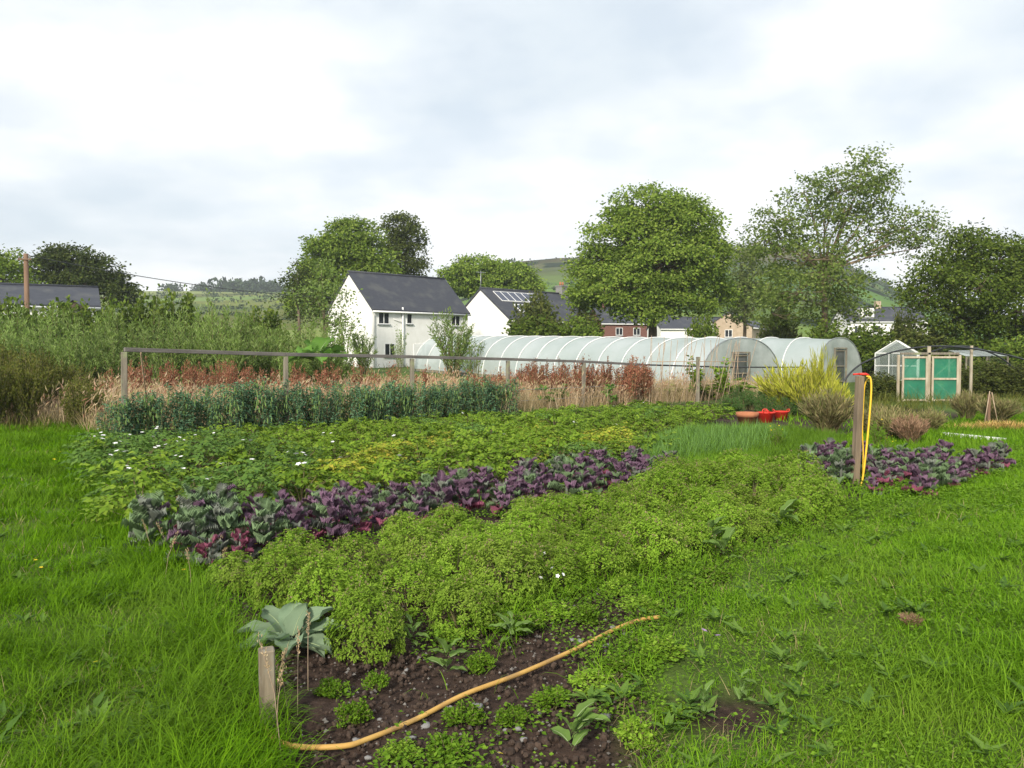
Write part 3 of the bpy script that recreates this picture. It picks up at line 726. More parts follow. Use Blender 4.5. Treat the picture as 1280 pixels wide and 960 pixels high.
v5, ea, ra_, sa = house('village_house', 'distant low grey-roofed house at the foot of the hill slope', at(1105, 405, 160)[:2], 0.1, 9, 8, at(0, 400, 160).z, at(0, 386, 164).z)
MB().box((7.6, 3.6, ra_ - 0.4), (8.4, 4.4, ra_ + 1.4)).build('chimney', MATS['stone'], v5)

# ------------------------------------------------------------------ utility pole and its wire
pb = at(34, 392, 50)
pole = thing('utility_pole', 'brown wooden utility pole in front of the slate roof', 'pole', on(pb.x, 50))
ht = at(34, 317, 50).z - pole.location.z
MB().tube([(0, 0, -0.3), (0, 0, ht)], [0.17, 0.13], 10).build('shaft', MATS['pole_wood'], pole)
MB().beam((-0.4, -0.14, ht - 0.35), (0.4, -0.14, ht - 0.35), 0.08, 0.08).build('cross_arm', MATS['pole_wood'], pole)
for x in (-0.32, 0.32): MB().tube([(x, -0.14, ht - 0.31), (x, -0.14, ht - 0.15)], [0.04, 0.05], 8).build('insulator', MATS['stone'], pole)
w0 = Vector((pole.location.x + 0.32, 49.86, pole.location.z + ht - 0.15)); w1 = at(470, 372, 92)
wire = MB().tube([w0.lerp(w1, k / 24) + Vector((0, 0, -2.2 * 4 * (k / 24) * (1 - k / 24) * 0.35)) for k in range(25)], 0.028, 5, cap=False).build('overhead_wire', MATS['black_pipe'])
tag(wire, 'thin dark overhead wire sagging from the wooden pole across the sky', 'wire')

# ------------------------------------------------------------------ polytunnels
def tunnel(name, label, near, far, w, h_near, nb, door_w=1.0, door_h=1.9, door_off=0.0, z_top=None):
    near, far = Vector(near), Vector(far)
    ax = far - near; Ln = ax.length; ang = math.atan2(ax.y, ax.x)
    z0 = float(G(near.x, near.y)); z1_ = float(G(far.x, far.y))
    root = thing(name, label, 'polytunnel', (near.x, near.y, z0), ang)
    hp = lambda th: ((w / 2) * np.sign(math.cos(th)) * abs(math.cos(th)) ** 0.82, h_near * abs(math.sin(th)) ** 0.86)
    def zb(x): return (z1_ - z0) * x / Ln
    nt_ = 22; cov = MB(); V = []; nx = nb * 4
    for i in range(nx + 1):
        x = Ln * i / nx; sag = 0.035 * math.sin(math.pi * (i % 4) / 4)
        for k in range(nt_ + 1):
            y, z = hp(math.pi * k / nt_)
            kk = 1 - sag / 1.6
            V.append((x, y * kk, zb(x) + z * kk - 0.02 + 0.02 * math.sin(i * 1.7 + k * 2.3) * math.sin(k * 0.9 + i * 0.37)))
    m = nt_ + 1
    cov.add(V, [(i * m + k, i * m + k + 1, (i + 1) * m + k + 1, (i + 1) * m + k) for i in range(nx) for k in range(nt_)], 0, True)
    cv = cov.build('cover', MATS['tunnel_film'], root)
    for i in range(nb + 1):
        x = Ln * i / nb
        MB().tube([(x, 1.004 * hp(math.pi * k / nt_)[0], zb(x) + 1.004 * hp(math.pi * k / nt_)[1]) for k in range(nt_ + 1)], 0.028, 6).build('hoop', MATS['white_trim'] if i else MATS['metal_grey'], root)
    # end wall with its doorway
    en = MB(); dl, dr_ = door_off - door_w / 2, door_off + door_w / 2
    ths = [math.pi * k / 40 for k in range(41)]
    pts = [(hp(t)[0] * 0.985, hp(t)[1] * 0.985) for t in ths]
    def ztop(y): return np.interp(y, [p[0] for p in pts[::-1]], [p[1] for p in pts[::-1]])
    ysl = sorted(set([round(p[0], 4) for p in pts] + [dl, dr_]))
    for a, b in zip(ysl[:-1], ysl[1:]):
        lo = door_h if (a >= dl - 1e-6 and b <= dr_ + 1e-6) else 0.0
        if ztop((a + b) / 2) <= lo: continue
        en.add([(0.012, a, lo), (0.012, b, lo), (0.012, b, max(ztop(b), lo)), (0.012, a, max(ztop(a), lo))], [(0, 3, 2, 1)])
    en.build('end_wall', MATS['tunnel_end'], root)
    fr = MB()
    fr.beam((-0.05, dl - 0.05, 0), (-0.05, dl - 0.05, door_h), 0.09, 0.09); fr.beam((-0.05, dr_ + 0.05, 0), (-0.05, dr_ + 0.05, door_h), 0.09, 0.09)
    fr.beam((-0.05, dl - 0.1, door_h + 0.05), (-0.05, dr_ + 0.1, door_h + 0.05), 0.09, 0.09)
    fr.build('door_frame', MATS['grey_timber'], root)
    dp = MB().box((0.04, dl + 0.01, 0.03), (0.07, dr_ - 0.01, door_h - 0.02)).build('door', MATS['door_and_doorway_dark'], root)  # on the long tunnel an added dark panel, standing in for the doorway's shade
    for z_ in (0.1, door_h * 0.5, door_h - 0.1): MB().beam((0.0, dl + 0.03, z_), (0.0, dr_ - 0.03, z_), 0.04, 0.07).build('rail', MATS['grey_timber'], dp)
    for s_ in (-1, 1): MB().beam((0, s_ * w * 0.497, 0.1), (Ln, s_ * w * 0.497, zb(Ln) + 0.1), 0.05, 0.16).build('base_rail', MATS['grey_timber'], root)
    # a hedge of crops inside that tints the film
    r = np.random.default_rng(int(Ln * 10)); n = 3500
    pp = np.stack([r.uniform(0.8, Ln - 0.5, n), r.choice([-1.6, 0.9, 1.9], n) * w / 6.0 + r.normal(0, 0.3, n), np.abs(r.normal(0, 0.5, n))], 1)
    pp[:, 2] += (z1_ - z0) * pp[:, 0] / Ln
    tag(MB().scatter(*OVAL, pp, rdir(n, -0.2, 1, r), rdir(n, 0, 1, r), r.uniform(0.12, 0.3, n), r.uniform(0.08, 0.18, n)).build('crop_foliage', MATS['potato'], root), kind='stuff')
    return root
pn = at(928, 440, 42); pf = at(562, 440, 66)
tunnel('polytunnel', 'long clear polytunnel stretching in front of the white houses', pn, pf, 6.3, 2.78, 15, 1.15, 2.0, 0.15)
pn2 = at(1050, 440, 50)
dirt = (Vector(pf) - Vector(pn)).normalized()
tunnel('polytunnel', 'shorter clear polytunnel behind the yellow wands, its doorway turned aside', pn2, Vector(pn2) + dirt * 12.5, 4.6, 2.72, 5, 1.05, 2.05)

# ------------------------------------------------------------------ greenhouses at the right
def greenhouse():
    c = at(1120, 440, 52); root = thing('greenhouse', 'small glazed greenhouse with pale frame and ridged roof', 'greenhouse', on(c.x, 52), math.radians(-32))
    w, l, e, r = 2.4, 3.6, 1.75, 2.55
    fr = MB(); b = 0.045
    def bar(p, q, k=b): fr.beam(p, q, k, k)
    for x in (0, l):
        bar((x, -w/2, 0), (x, -w/2, e)); bar((x, w/2, 0), (x, w/2, e)); bar((x, -w/2, e), (x, 0, r)); bar((x, w/2, e), (x, 0, r)); bar((x, -w/2, e), (x, w/2, e)); bar((x, -w/2, 0.06), (x, w/2, 0.06))
        bar((x, -0.4, 0), (x, -0.4, e)); bar((x, 0.4, 0), (x, 0.4, e)); bar((x, -w/2, 0.95), (x, w/2, 0.95))
    for y in (-w/2, w/2): bar((0, y, e), (l, y, e)); bar((0, y, 0.06), (l, y, 0.06))
    bar((0, 0, r), (l, 0, r), 0.06)
    n = 6
    for i in range(1, n):
        x = l * i / n
        for s_ in (-1, 1): bar((x, s_*w/2, 0), (x, s_*w/2, e), 0.03); bar((x, s_*w/2, e), (x, 0, r), 0.03)
    fr.build('frame', MATS['white_trim'], root)
    def pane(P, nm='pane', mt='greenhouse_glass'): MB().add(P, [tuple(range(len(P)))]).build(nm, MATS[mt], root)
    for i in range(n):
        a, c_ = l * i / n + 0.02, l * (i + 1) / n - 0.02
        for s_ in (-1, 1):
            pane([(a, s_*w/2, 0.06), (c_, s_*w/2, 0.06), (c_, s_*w/2, e), (a, s_*w/2, e)])
            pane([(a, s_*w/2, e + 0.01), (c_, s_*w/2, e + 0.01), (c_, 0, r + 0.01), (a, 0, r + 0.01)], 'roof_pane', 'twin_wall')
    for x in (0.01, l - 0.01):
        for (y0, y1) in ((-w/2, -0.4), (-0.4, 0.4), (0.4, w/2)): pane([(x, y0, 0.06), (x, y1, 0.06), (x, y1, e), (x, y0, e)])
        pane([(x, -w/2, e), (x, w/2, e), (x, 0, r)], 'gable_pane')
    root.rotation_euler.z = math.radians(62)
greenhouse()
def low_house():
    c = at(1222, 440, 47); root = thing('cold_frame_shed', 'low shed roofed with pale clear sheets beyond the netted cage', 'shed', on(c.x, 47), math.radians(4))
    for k in range(5): MB().add([(-1.25 + k * 0.5, -0.9, 1.72), (-0.77 + k * 0.5, -0.9, 1.72), (-0.77 + k * 0.5, 0.8, 2.05), (-1.25 + k * 0.5, 0.8, 2.05)], [(0, 1, 2, 3)]).build('roof_sheet', MATS['twin_wall'], root)
    for x in (-1.2, 0, 1.2):
        MB().beam((x, -0.85, 0), (x, -0.85, 1.7), 0.08, 0.08).build('post', MATS['grey_timber'], root)
        MB().beam((x, 0.75, 0), (x, 0.75, 2.0), 0.08, 0.08).build('post', MATS['grey_timber'], root)
    MB().box((-1.2, -0.84, 0.0), (1.2, -0.80, 0.9)).build('front_board', MATS['grey_timber'], root)
    cx = at(1237, 430, 60); r2 = thing('red_hut', 'small red board hut just above the pale sheet roof', 'hut', on(cx.x, 60), 0.2)
    MB().box((-0.9, -0.7, 0), (0.9, 0.7, at(0, 431, 60).z - r2.location.z)).build('wall', MATS['brick_red'], r2)
    zt = at(0, 431, 60).z - r2.location.z
    MB().add([(-1.0, -0.85, zt), (1.0, -0.85, zt), (1.0, 0, zt + 0.4), (-1.0, 0, zt + 0.4), (1.0, 0.85, zt), (-1.0, 0.85, zt)], [(0, 1, 2, 3), (3, 2, 4, 5)]).build('roof', MATS['slate'], r2)
low_house()

# ------------------------------------------------------------------ netted fruit cage with green doors
def cage():
    p = U(1162, 503); d = p.y
    root = thing('fruit_cage', 'black hooped fruit cage draped in fine dark net', 'cage', p, 0.0)
    def loc(px, py, dd): q = at(px, py, dd); return (q.x - p.x, q.y - p.y, q.z - p.z)
    def hoop(pts, dd, dd2):
        q = [loc(a, b, dd + (dd2 - dd) * i / (len(pts) - 1)) for i, (a, b) in enumerate(pts)]
        # smooth by Catmull-Rom
        P = [np.array(v) for v in q]; P = [2 * P[0] - P[1]] + P + [2 * P[-1] - P[-2]]; out = []
        for i in range(1, len(P) - 2):
            for t in np.linspace(0, 1, 6, endpoint=False):
                out.append(0.5 * (2 * P[i] + (P[i+1] - P[i-1]) * t + (2 * P[i-1] - 5 * P[i] + 4 * P[i+1] - P[i+2]) * t**2 + (3 * P[i] - P[i-1] - 3 * P[i+1] + P[i+2]) * t**3))
        return out + [P[-2]]
    front = [(1050, 492), (1058, 472), (1075, 456), (1100, 445), (1130, 437), (1165, 433), (1200, 434), (1240, 440), (1282, 450), (1320, 468), (1345, 495)]
    back = [(1125, 488), (1132, 465), (1150, 446), (1185, 434), (1215, 434), (1245, 444), (1265, 458), (1285, 476), (1300, 490)]
    f_, b_ = hoop(front, d + 0.25, d + 1.5), hoop(back, d + 4.5, d + 5.2)
    for h in (f_, b_): MB().tube(h, 0.035, 7).build('hoop', MATS['black_pipe'], root)
    n = 24
    fi = [f_[int(i * (len(f_) - 1) / n)] for i in range(n + 1)]; bi = [b_[int(i * (len(b_) - 1) / n)] for i in range(n + 1)]
    nm = MB(); V = []
    for a, b in zip(fi, bi):
        for k in range(5):
            q = np.array(a) * (1 - k / 4) + np.array(b) * k / 4; q[2] -= 0.22 * math.sin(math.pi * k / 4); V.append(q)
    nm.add(V, [(i * 5 + k, i * 5 + k + 1, (i + 1) * 5 + k + 1, (i + 1) * 5 + k) for i in range(n) for k in range(4)], 0, True)
    nm.build('net', MATS['cage_net'], root)
    zt = loc(1162, 433, d)[2]
    MB().beam((0, 0.12, -0.1), (0, 0.12, zt), 0.11, 0.11).build('post', MATS['new_timber'], root)
    x2 = loc(1214, 455, d + 4); MB().beam((x2[0], x2[1], 0), (x2[0], x2[1], loc(1214, 432, d + 4)[2]), 0.10, 0.10).build('post', MATS['new_timber'], root)
    ml, mr = loc(1127, 442, d), loc(1200, 441, d)
    MB().beam((ml[0], 0.1, ml[2] - 0.0), (mr[0] + 0.02, 0.1, ml[2] + 0.0), 0.07, 0.09).build('lintel', MATS['grey_timber'], root)
    for x in (ml[0] - 0.06, mr[0] + 0.06): MB().beam((x, 0.12, -0.1), (x, 0.12, ml[2] - 0.05), 0.09, 0.09).build('post', MATS['new_timber'], root)
    # two doors: timber frames covered with green net
    for (nmx, lab, x0, x1, sw) in (('net_door', 'pale timber door with green net, mid-rail level, standing next to the centre post on the hose post side', 1128, 1160, 0.0), ('net_door', 'pale timber door with green net and crossing diagonal braces', 1165, 1197, 0.12)):
        a, b = loc(x0, 445, d - 0.12), loc(x1, 445, d - 0.12); w = b[0] - a[0]; h = a[2] - 0.06
        q = thing(nmx, lab, 'door', (p.x + a[0], p.y - 0.12, p.z + 0.05), -sw, 'green net doors of the fruit cage')
        del q['group']
        t = 0.075
        MB().beam((t/2, 0, 0), (t/2, 0, h), t, 0.05).build('stile', MATS['new_timber'], q)
        MB().beam((w - t/2, 0, 0), (w - t/2, 0, h), t, 0.05).build('stile', MATS['new_timber'], q)
        for z in (0.05, h * 0.5, h - 0.04): MB().beam((t, 0.003, z), (w - t, 0.003, z), 0.045, t).build('rail', MATS['new_timber'], q)
        zz_ = [((t, 0.05, h * 0.48), (w - t, 0.05, 0.08))] + ([((t, 0.05, h * 0.52), (w - t, 0.05, h - 0.08))] if sw else [])
        for u, v in zz_: MB().beam(u, v, 0.02, 0.05).build('brace', MATS['new_timber'], q)
        MB().add([(0.02, 0.03, 0.02), (w - 0.02, 0.03, 0.02), (w - 0.02, 0.03, h - 0.02), (0.02, 0.03, h - 0.02)], [(0, 1, 2, 3)]).build('net_panel', MATS['green_net'], q)
cage()

# ------------------------------------------------------------------ timber pea frame
def pea_frame():
    base = [(155, 550, 437), (357, 541, 443), (515, 527, 446), (635, 516, 449), (730, 511, 452), (806, 506, 456)]
    A, B = U(155, 550), U(635, 516)
    root = thing('pea_support', 'weathered timber post and rail frame along the back of the plot', 'frame', A)
    dirv = (B - A); dirv.z = 0; dirv.normalize()
    tops = []
    for i, (px, pb_, pt) in enumerate(base):
        k = (px - 640) / F                    # where the sight line at px crosses the straight row
        s = (k * A.y - A.x) / (dirv.x - k * dirv.y)
        q = on(A.x + dirv.x * s, A.y + dirv.y * s)
        top = at(px, pt, q.y)
        w = 0.115 if i == 0 else 0.105
        lean = Vector((random.uniform(-0.03, 0.03), random.uniform(-0.02, 0.02), 0))
        MB().beam(q - A - Vector((0, 0, 0.2)) + lean, top - A - Vector((0, 0, 0.05)), w, w, twist=0.5).build('post', MATS['grey_timber'], root)
        tops.append(top - A)
    end = at(1003, 459, tops[-1].y + A.y + 8.0) - A
    for a, b in zip(tops[:-1], tops[1:]):
        ov = (b - a).normalized() * 0.006
        MB().beam(a + ov, b - ov, 0.07, 0.085).build('rail', MATS['rail_timber'], root)
    MB().tube([tops[-1], tops[-1].lerp(end, 0.5) + Vector((0, 0, -0.05)), end], 0.035, 6).build('pipe_rail', MATS['black_pipe'], root)
    g = float(G(end.x + A.x, end.y + A.y)) - A.z
    MB().beam((end.x, end.y, g - 0.1), (end.x, end.y, end.z + 0.08), 0.12, 0.12).build('post', MATS['grey_timber'], root)
    # thin leaning cane tied to the rail near the corner, and wires
    MB().tube([U(187, 528) - A, at(176, 441, A.y + 0.5) - A], 0.016, 6).build('cane', MATS['cane'], root)
    for hgt in (0.35, 0.7):
        MB().tube([Vector((t.x, t.y, float(G(t.x + A.x, t.y + A.y)) - A.z + hgt)) for t in tops[2:]], 0.006, 4, cap=False).build('wire', MATS['metal_grey'], root)
    return A, dirv
FA, FD = pea_frame()

# runner bean canes
def canes():
    c = U(845, 503)
    root = thing('bean_canes', 'row of crossed thin bean canes in front of the polytunnel', 'canes', c)
    r = random.Random(5)
    for k in range(15):
        x0 = 808 + k * 8.5 + r.uniform(-2, 2)
        for s_ in (0, 1):
            b = U(x0 + r.uniform(-3, 3), 505 - s_ * 4); t = at(x0 + 12 + r.uniform(-7, 9) - s_ * 14, 424 + r.uniform(-5, 6), b.y + (0.55 if s_ == 0 else -0.45))
            MB().tube([b - c - Vector((0, 0, 0.1)), t - c], [0.012, 0.009], 5).build('cane', MATS['cane'], root)
    q0, q1 = at(815, 452, c.y) - c, at(935, 452, c.y + 0.6) - c
    MB().tube([q0, q1], 0.014, 5).build('ridge_cane', MATS['cane'], root)
    return c
CB = canes()
pst = U(872, 503)
o = thing('mossy_post', 'short mossy post wrapped in climbing beans among the canes', 'post', pst)
MB().beam((0, 0, -0.2), (0, 0, at(872, 446, pst.y).z - pst.z), 0.13, 0.13).build('shaft', MATS['grey_timber'], o)

# ------------------------------------------------------------------ plant meshes
def herb_mesh(seed, h=0.42, rr=0.29, shoots=210):
    """a compact mound: every shoot ends in a small whorled sprig on the dome, thinner foliage below it"""
    r = np.random.default_rng(seed); mb, st = MB(), MB()
    az = r.uniform(0, 2 * math.pi, shoots); el = np.arccos(r.uniform(-0.12, 1.0, shoots))
    lump = 1 + 0.10 * np.sin(3 * az + seed) * np.sin(el) + 0.06 * np.sin(5 * az + 2 * seed)
    sz = np.where(np.cos(el) > 0, np.abs(np.cos(el)) ** 0.8, np.cos(el))
    end = np.stack([np.sin(el) * np.cos(az) * rr * lump, np.sin(el) * np.sin(az) * rr * lump, 0.10 + sz * (h - 0.10)], 1) * r.uniform(0.90, 1.06, (shoots, 1))
    nrm_ = unit(np.stack([np.sin(el) * np.cos(az), np.sin(el) * np.sin(az), np.cos(el) + 0.45], 1))
    for per, back, rad, l0, l1 in ((17, 0.0, 0.019, 0.016, 0.027), (11, 0.06, 0.032, 0.020, 0.034)):
        n = shoots * per; o = np.repeat(nrm_, per, 0)
        side = rdir(n, -1, 1, r); side = unit(side - o * np.sum(side * o, 1, keepdims=True))
        P = np.repeat(end, per, 0) + side * rad * r.uniform(0.1, 1, (n, 1)) - o * (back * r.uniform(0.3, 1, (n, 1)) + rad * 0.35 * r.uniform(0, 1, (n, 1)))
        ln = r.uniform(l0, l1, n)
        mb.scatter(*DIA, P, unit(side + o * r.uniform(-0.2, 0.5, (n, 1))), unit(o + r.normal(0, 0.35, (n, 3))), ln, ln * r.uniform(0.32, 0.5, n))
    k = r.choice(shoots, shoots // 3, replace=False); k = k[end[k, 2] > h * 0.5]
    bp = np.repeat(end[k], 4, 0) + r.normal(0, 0.010, (len(k) * 4, 3)) + [0, 0, 0.008]
    mb.scatter(*DIA, bp, rdir(len(bp), 0.2, 1, r), rdir(len(bp), -1, 1, r), 0.015, 0.010, 1)
    for j in range(0, shoots, 7): st.tube([end[j] * [0.1, 0.1, 0] - [0, 0, 0.03], end[j] * [0.5, 0.5, 0.6], end[j] * 0.93], [0.006, 0.005, 0.003], 4, cap=False)
    return mb.mesh('herb_foliage', [MATS['herb'], MATS['herb_bud']]), st.mesh('herb_stems', [MATS['stem']])

def potato_mesh(seed, mat, h=0.40, rr=0.36, nl=46):
    r = np.random.default_rng(seed); mb = MB(); st = MB()
    for j in range(nl):
        az = r.uniform(0, 6.283); u = r.uniform(0, 1) ** 0.55; el = u * 1.4
        e = np.array([math.sin(el) * math.cos(az) * rr, math.sin(el) * math.sin(az) * rr, 0.08 + math.cos(el) * (h - 0.08)]) * r.uniform(0.8, 1.1)
        ax = unit(np.array([math.cos(az), math.sin(az), r.uniform(-0.5, 0.35)])); L_ = r.uniform(0.14, 0.22)
        side = unit(np.cross(ax, [0, 0, 1])); up = np.cross(side, ax)
        for q, w in ((0.25, 1), (0.55, 1), (0.8, 1), (1.0, 0)):
            c = e + ax * L_ * (q - 0.5)
            for sg in ((-1, 1) if w else (0,)):
                dv = unit(side * sg * 0.9 + ax * (0.6 if w else 1) + [0, 0, -0.15]); ln = r.uniform(0.055, 0.085) * (1.25 if not w else 1)
                mb.scatter(*OVAL, [c], dv, up + r.normal(0, 0.25, 3), ln, ln * 0.62)
        if j % 4 == 0: st.tube([(0, 0, 0), e * [0.4, 0.4, 0.6], e], [0.008, 0.006, 0.003], 4, cap=False)
    return mb.mesh('potato_foliage', [MATS[mat]]), st.mesh('potato_stems', [MATS['stem']])

def pea_mesh(seed, h=0.92):
    r = np.random.default_rng(seed); mb, pd, st = MB(), MB(), MB()
    for j in range(6):
        x, y = r.uniform(-0.16, 0.16), r.uniform(-0.12, 0.12); hh = h * r.uniform(0.75, 1.08)
        n = 44; t = np.linspace(0.06, 1, n)
        P = np.stack([x + 0.05 * np.sin(t * 7 + j) + r.normal(0, 0.05, n), y + 0.05 * np.cos(t * 6 + j) + r.normal(0, 0.05, n), t * hh], 1)
        st.tube(P[::6], 0.005, 4, cap=False)
        for _ in range(3):
            dv = rdir(n, -0.45, 0.5, r); ln = r.uniform(0.038, 0.062, n)
            mb.scatter(*OVAL, P, dv, rdir(n, 0.2, 1, r), ln, ln * 0.62)
        m = 9; q = P[r.choice(np.arange(10, n), m)] + r.normal(0, 0.05, (m, 3)) + [0, -0.09, 0]
        pd.scatter([(0, 0, 0), (0.5, 0.3, 0.03), (0.5, 0.75, 0.03), (0, 1, 0), (-0.5, 0.75, 0.03), (-0.5, 0.3, 0.03), (0, 0.5, -0.09)], [(0, 1, 6), (1, 2, 6), (2, 3, 6), (3, 4, 6), (4, 5, 6), (5, 0, 6), (0, 3, 1), (1, 3, 2), (0, 5, 3), (5, 4, 3)],
                   q, np.array([0, 0, -1.0]) + r.normal(0, 0.12, (m, 3)), rdir(m, -0.2, 0.2, r), r.uniform(0.10, 0.15, m), 0.022)
    pm = pd
    return mb.mesh('pea_foliage', [MATS['pea']]), pm.mesh('pea_pods', [MATS['pod']]), st.mesh('pea_stems', [MATS['stem']])

def frill_leaf(seed, mat, L_=0.24, W_=0.17, frill=0.22, droop=0.5, nu=5, nv=4, pet=0.28, jag=0.12, rib=None):
    r = np.random.default_rng(seed); V, Fc = [], []
    ph = r.uniform(0, 6)
    for i in range(nu + 1):
        u = i / nu; w = W_ * (math.sin(math.pi * min(0.985, (u * 0.88 + 0.12))) ** 0.8)
        yl = L_ * (pet + (1 - pet) * u)
        for j in range(nv + 1):
            v = j / nv * 2 - 1
            zf = frill * W_ * v * v * math.sin(u * 13 + ph + v * 2.5) + 0.22 * W_ * v * v
            V.append((v * w / 2 * (1 + jag * math.sin(i * 2.6 + ph)), yl * math.cos(droop * u * 0.7), zf - L_ * 0.5 * droop * u * u))
    Fc = [(i * (nv + 1) + j, i * (nv + 1) + j + 1, (i + 1) * (nv + 1) + j + 1, (i + 1) * (nv + 1) + j) for i in range(nu) for j in range(nv)]
    mb = MB().add(V, Fc, 0, True)
    mb.tube([(0, 0, 0), (0, L_ * pet * 0.6, 0.004), (0, L_ * pet * 1.15, 0)], [0.007, 0.005, 0.004], 4, 0, False)
    if rib:
        c = [Vector(V[i * (nv + 1) + nv // 2]) + Vector((0, 0, 0.004 * L_)) for i in range(nu + 1)]
        mb.tube(c, [0.012 * L_ * (1 - 0.8 * i / nu) for i in range(nu + 1)], 4, 1, False)
    return mb.mesh('broad_leaf', [MATS[mat]] + ([MATS[rib]] if rib else []))

def curly_leaf(seed, mat, L_=0.22, W_=0.13, ruff=0.022, nseg=8):
    """kale leaf: a midrib with deeply cut, ruffled lobes on both sides"""
    r = np.random.default_rng(seed); V, Fc = [], []
    cup = r.uniform(0.05, 0.4); arch = r.uniform(0.05, 0.3)
    def spine(u): return np.array([0.012 * math.sin(3 * u + seed), L_ * (0.2 + 0.8 * u), L_ * (0.10 * u - arch * u * u)])
    for i in range(nseg + 1): V.append(spine(i / nseg))
    for sg in (-1, 1):
        b = len(V)
        for k in range(2 * nseg + 1):
            u = k / (2 * nseg); w = W_ / 2 * math.sin(math.pi * min(0.97, 0.2 + 0.8 * u)) ** 0.6
            w *= (1.12 if k % 2 else 0.62) * r.uniform(0.85, 1.15)
            V.append(spine(min(u + 0.03, 1)) + np.array([sg * w, 0.25 * w * (k % 2), cup * w + (ruff if (k // 1) % 2 else -ruff) * r.uniform(0.5, 1.3)]))
        for i in range(nseg):
            t3 = [(i, i + 1, b + 2 * i + 1), (i, b + 2 * i + 1, b + 2 * i), (i + 1, b + 2 * i + 2, b + 2 * i + 1)]
            Fc += t3 if sg < 0 else [q[::-1] for q in t3]
    mb = MB().add(V, Fc, 0, False)
    mb.tube([(0, 0, 0), (0, L_ * 0.12, 0.002), tuple(V[0])], [0.006, 0.005, 0.003], 4, 0, False)
    return mb.mesh('kale_leaf', [MATS[mat]])

HERB = [herb_mesh(100 + k, 0.40 + 0.02 * (k % 3), 0.245 + 0.012 * (k % 4)) for k in range(7)]
POT = {m: [potato_mesh(200 + k + 17 * i, m) for k in range(4)] for i, m in enumerate(('potato', 'potato_dark', 'potato_yellow'))}
PEA = [pea_mesh(300 + k) for k in range(5)]
KALE = {m: [curly_leaf(400 + k + 13 * i, m, 0.135 + 0.012 * k, 0.105, 0.026, 9) for k in range(3)] for i, m in enumerate(('kale_green', 'kale_purple', 'kale_grey', 'kale_magenta'))}
petal = MB()
for k in range(5):
    a = k * 1.2566; petal.scatter(*OVAL, [(0, 0, 0)], [(math.cos(a), math.sin(a), 0.25)], (0, 0, 1), 0.022, 0.018)
FLOWER = {c: petal.mesh('flower', [MATS[c]]) for c in ('white_petal', 'yellow_petal', 'mauve_petal')}

rp = random.Random(21)
_O = 'first second third fourth fifth sixth seventh eighth ninth tenth eleventh twelfth thirteenth fourteenth fifteenth sixteenth seventeenth eighteenth nineteenth twentieth'.split()
def nth(i):
    if i < 20: return _O[i]
    t, u = divmod(i + 1, 10)
    names = {2: ('twenty', 'twentieth'), 3: ('thirty', 'thirtieth'), 4: ('forty', 'fortieth'), 5: ('fifty', 'fiftieth')}[t]
    return names[1] if u == 0 else names[0] + '-' + _O[u - 1]
def plant(name, label, cat, group, p, parts, s=1.0, rz=None):
    root = thing(name, label, cat, p, rp.uniform(0, 6.28) if rz is None else rz, group, s)
    for nm, me in parts:
        q = obj(nm, me, root)
        if nm == 'pods': q['kind'] = 'stuff'
    return root

# bushy herbs: three rows
HG = 'bushy herb plants in the front bed'
HL = 'bushy light green herb plant in the three dense front rows'
for row, n0 in enumerate((3.70, 4.27, 4.84, 5.36)):
    t = 2.62 + 0.12 * row - (0.25 if row == 3 else 0)
    tend = (8.6, 9.3, 9.8, 10.1)[row]; cnt = 0
    while t < tend:
        if row == 3 and rp.random() < 0.3: t += 0.5; continue
        s = rp.uniform(0.84, 1.12) * (0.85 if row == 3 else 1) * (1.14 if t > 7.3 else 0.93 if row < 2 else 1)
        lift = rp.uniform(-0.05, 0.0)
        pp_ = bed(t + rp.uniform(-0.05, 0.05), n0 + rp.uniform(-0.09, 0.09), lift)
        fm, sm_ = HERB[rp.randrange(7)]
        plant('herb_bush', '%s bushy light green herb from the lawn, in the %s herb row' % (nth(cnt), ('nearest', 'second', 'third', 'farthest')[row]), 'herb', HG, pp_, (('foliage', fm), ('stems', sm_)), (s, s, s * rp.uniform(0.85, 1.12)))
        t += rp.uniform(0.47, 0.60) if row < 2 else rp.uniform(0.42, 0.56); cnt += 1

# kale: near rows have every leaf as a part
def kale(p, s, mode, label, group, nl=26):
    root = thing('kale_plant', label, 'kale', p, rp.uniform(0, 6.28), group, s)
    MB_ = KSTEM
    obj('stem', MB_, root)
    for k in range(nl):
        u = k / nl; az = k * 2.4 + rp.uniform(-0.3, 0.3); el = 0.0 + 1.0 * u + rp.uniform(-0.35, 0.3)
        if mode == 'green': m = rp.choice(['kale_green', 'kale_green', 'kale_green', 'kale_grey', 'kale_purple'])
        elif mode == 'red': m = rp.choice(['kale_purple', 'kale_magenta', 'kale_magenta', 'kale_grey'])
        else: m = 'kale_magenta' if u < 0.18 and rp.random() < 0.6 else rp.choice(['kale_purple', 'kale_purple', 'kale_purple', 'kale_grey', 'kale_green'])
        q = obj('leaf', KALE[m][rp.randrange(3)], root, (0.02 * math.cos(az), 0.02 * math.sin(az), 0.05 + 0.23 * u))
        q.rotation_mode = 'XYZ'
        q.rotation_euler = (Matrix.Rotation(az - math.pi / 2, 4, 'Z') @ Matrix.Rotation(el, 4, 'X')).to_euler()
        sc = rp.uniform(0.8, 1.1) * (1.0 - 0.35 * u); q.scale = (sc, sc, sc)
    return root
KSTEM = MB().tube([(0, 0, -0.05), (0.005, 0, 0.12), (0, 0.004, 0.30)], [0.014, 0.013, 0.009], 6).mesh('kale_stem', [MATS['kale_grey']])
KL = {'purple': 'purple frilly kale plant in the long kale row', 'green': 'grey-green frilly kale plant in the long kale row', 'red': 'low red-purple kale at the lawn end of the kale row'}
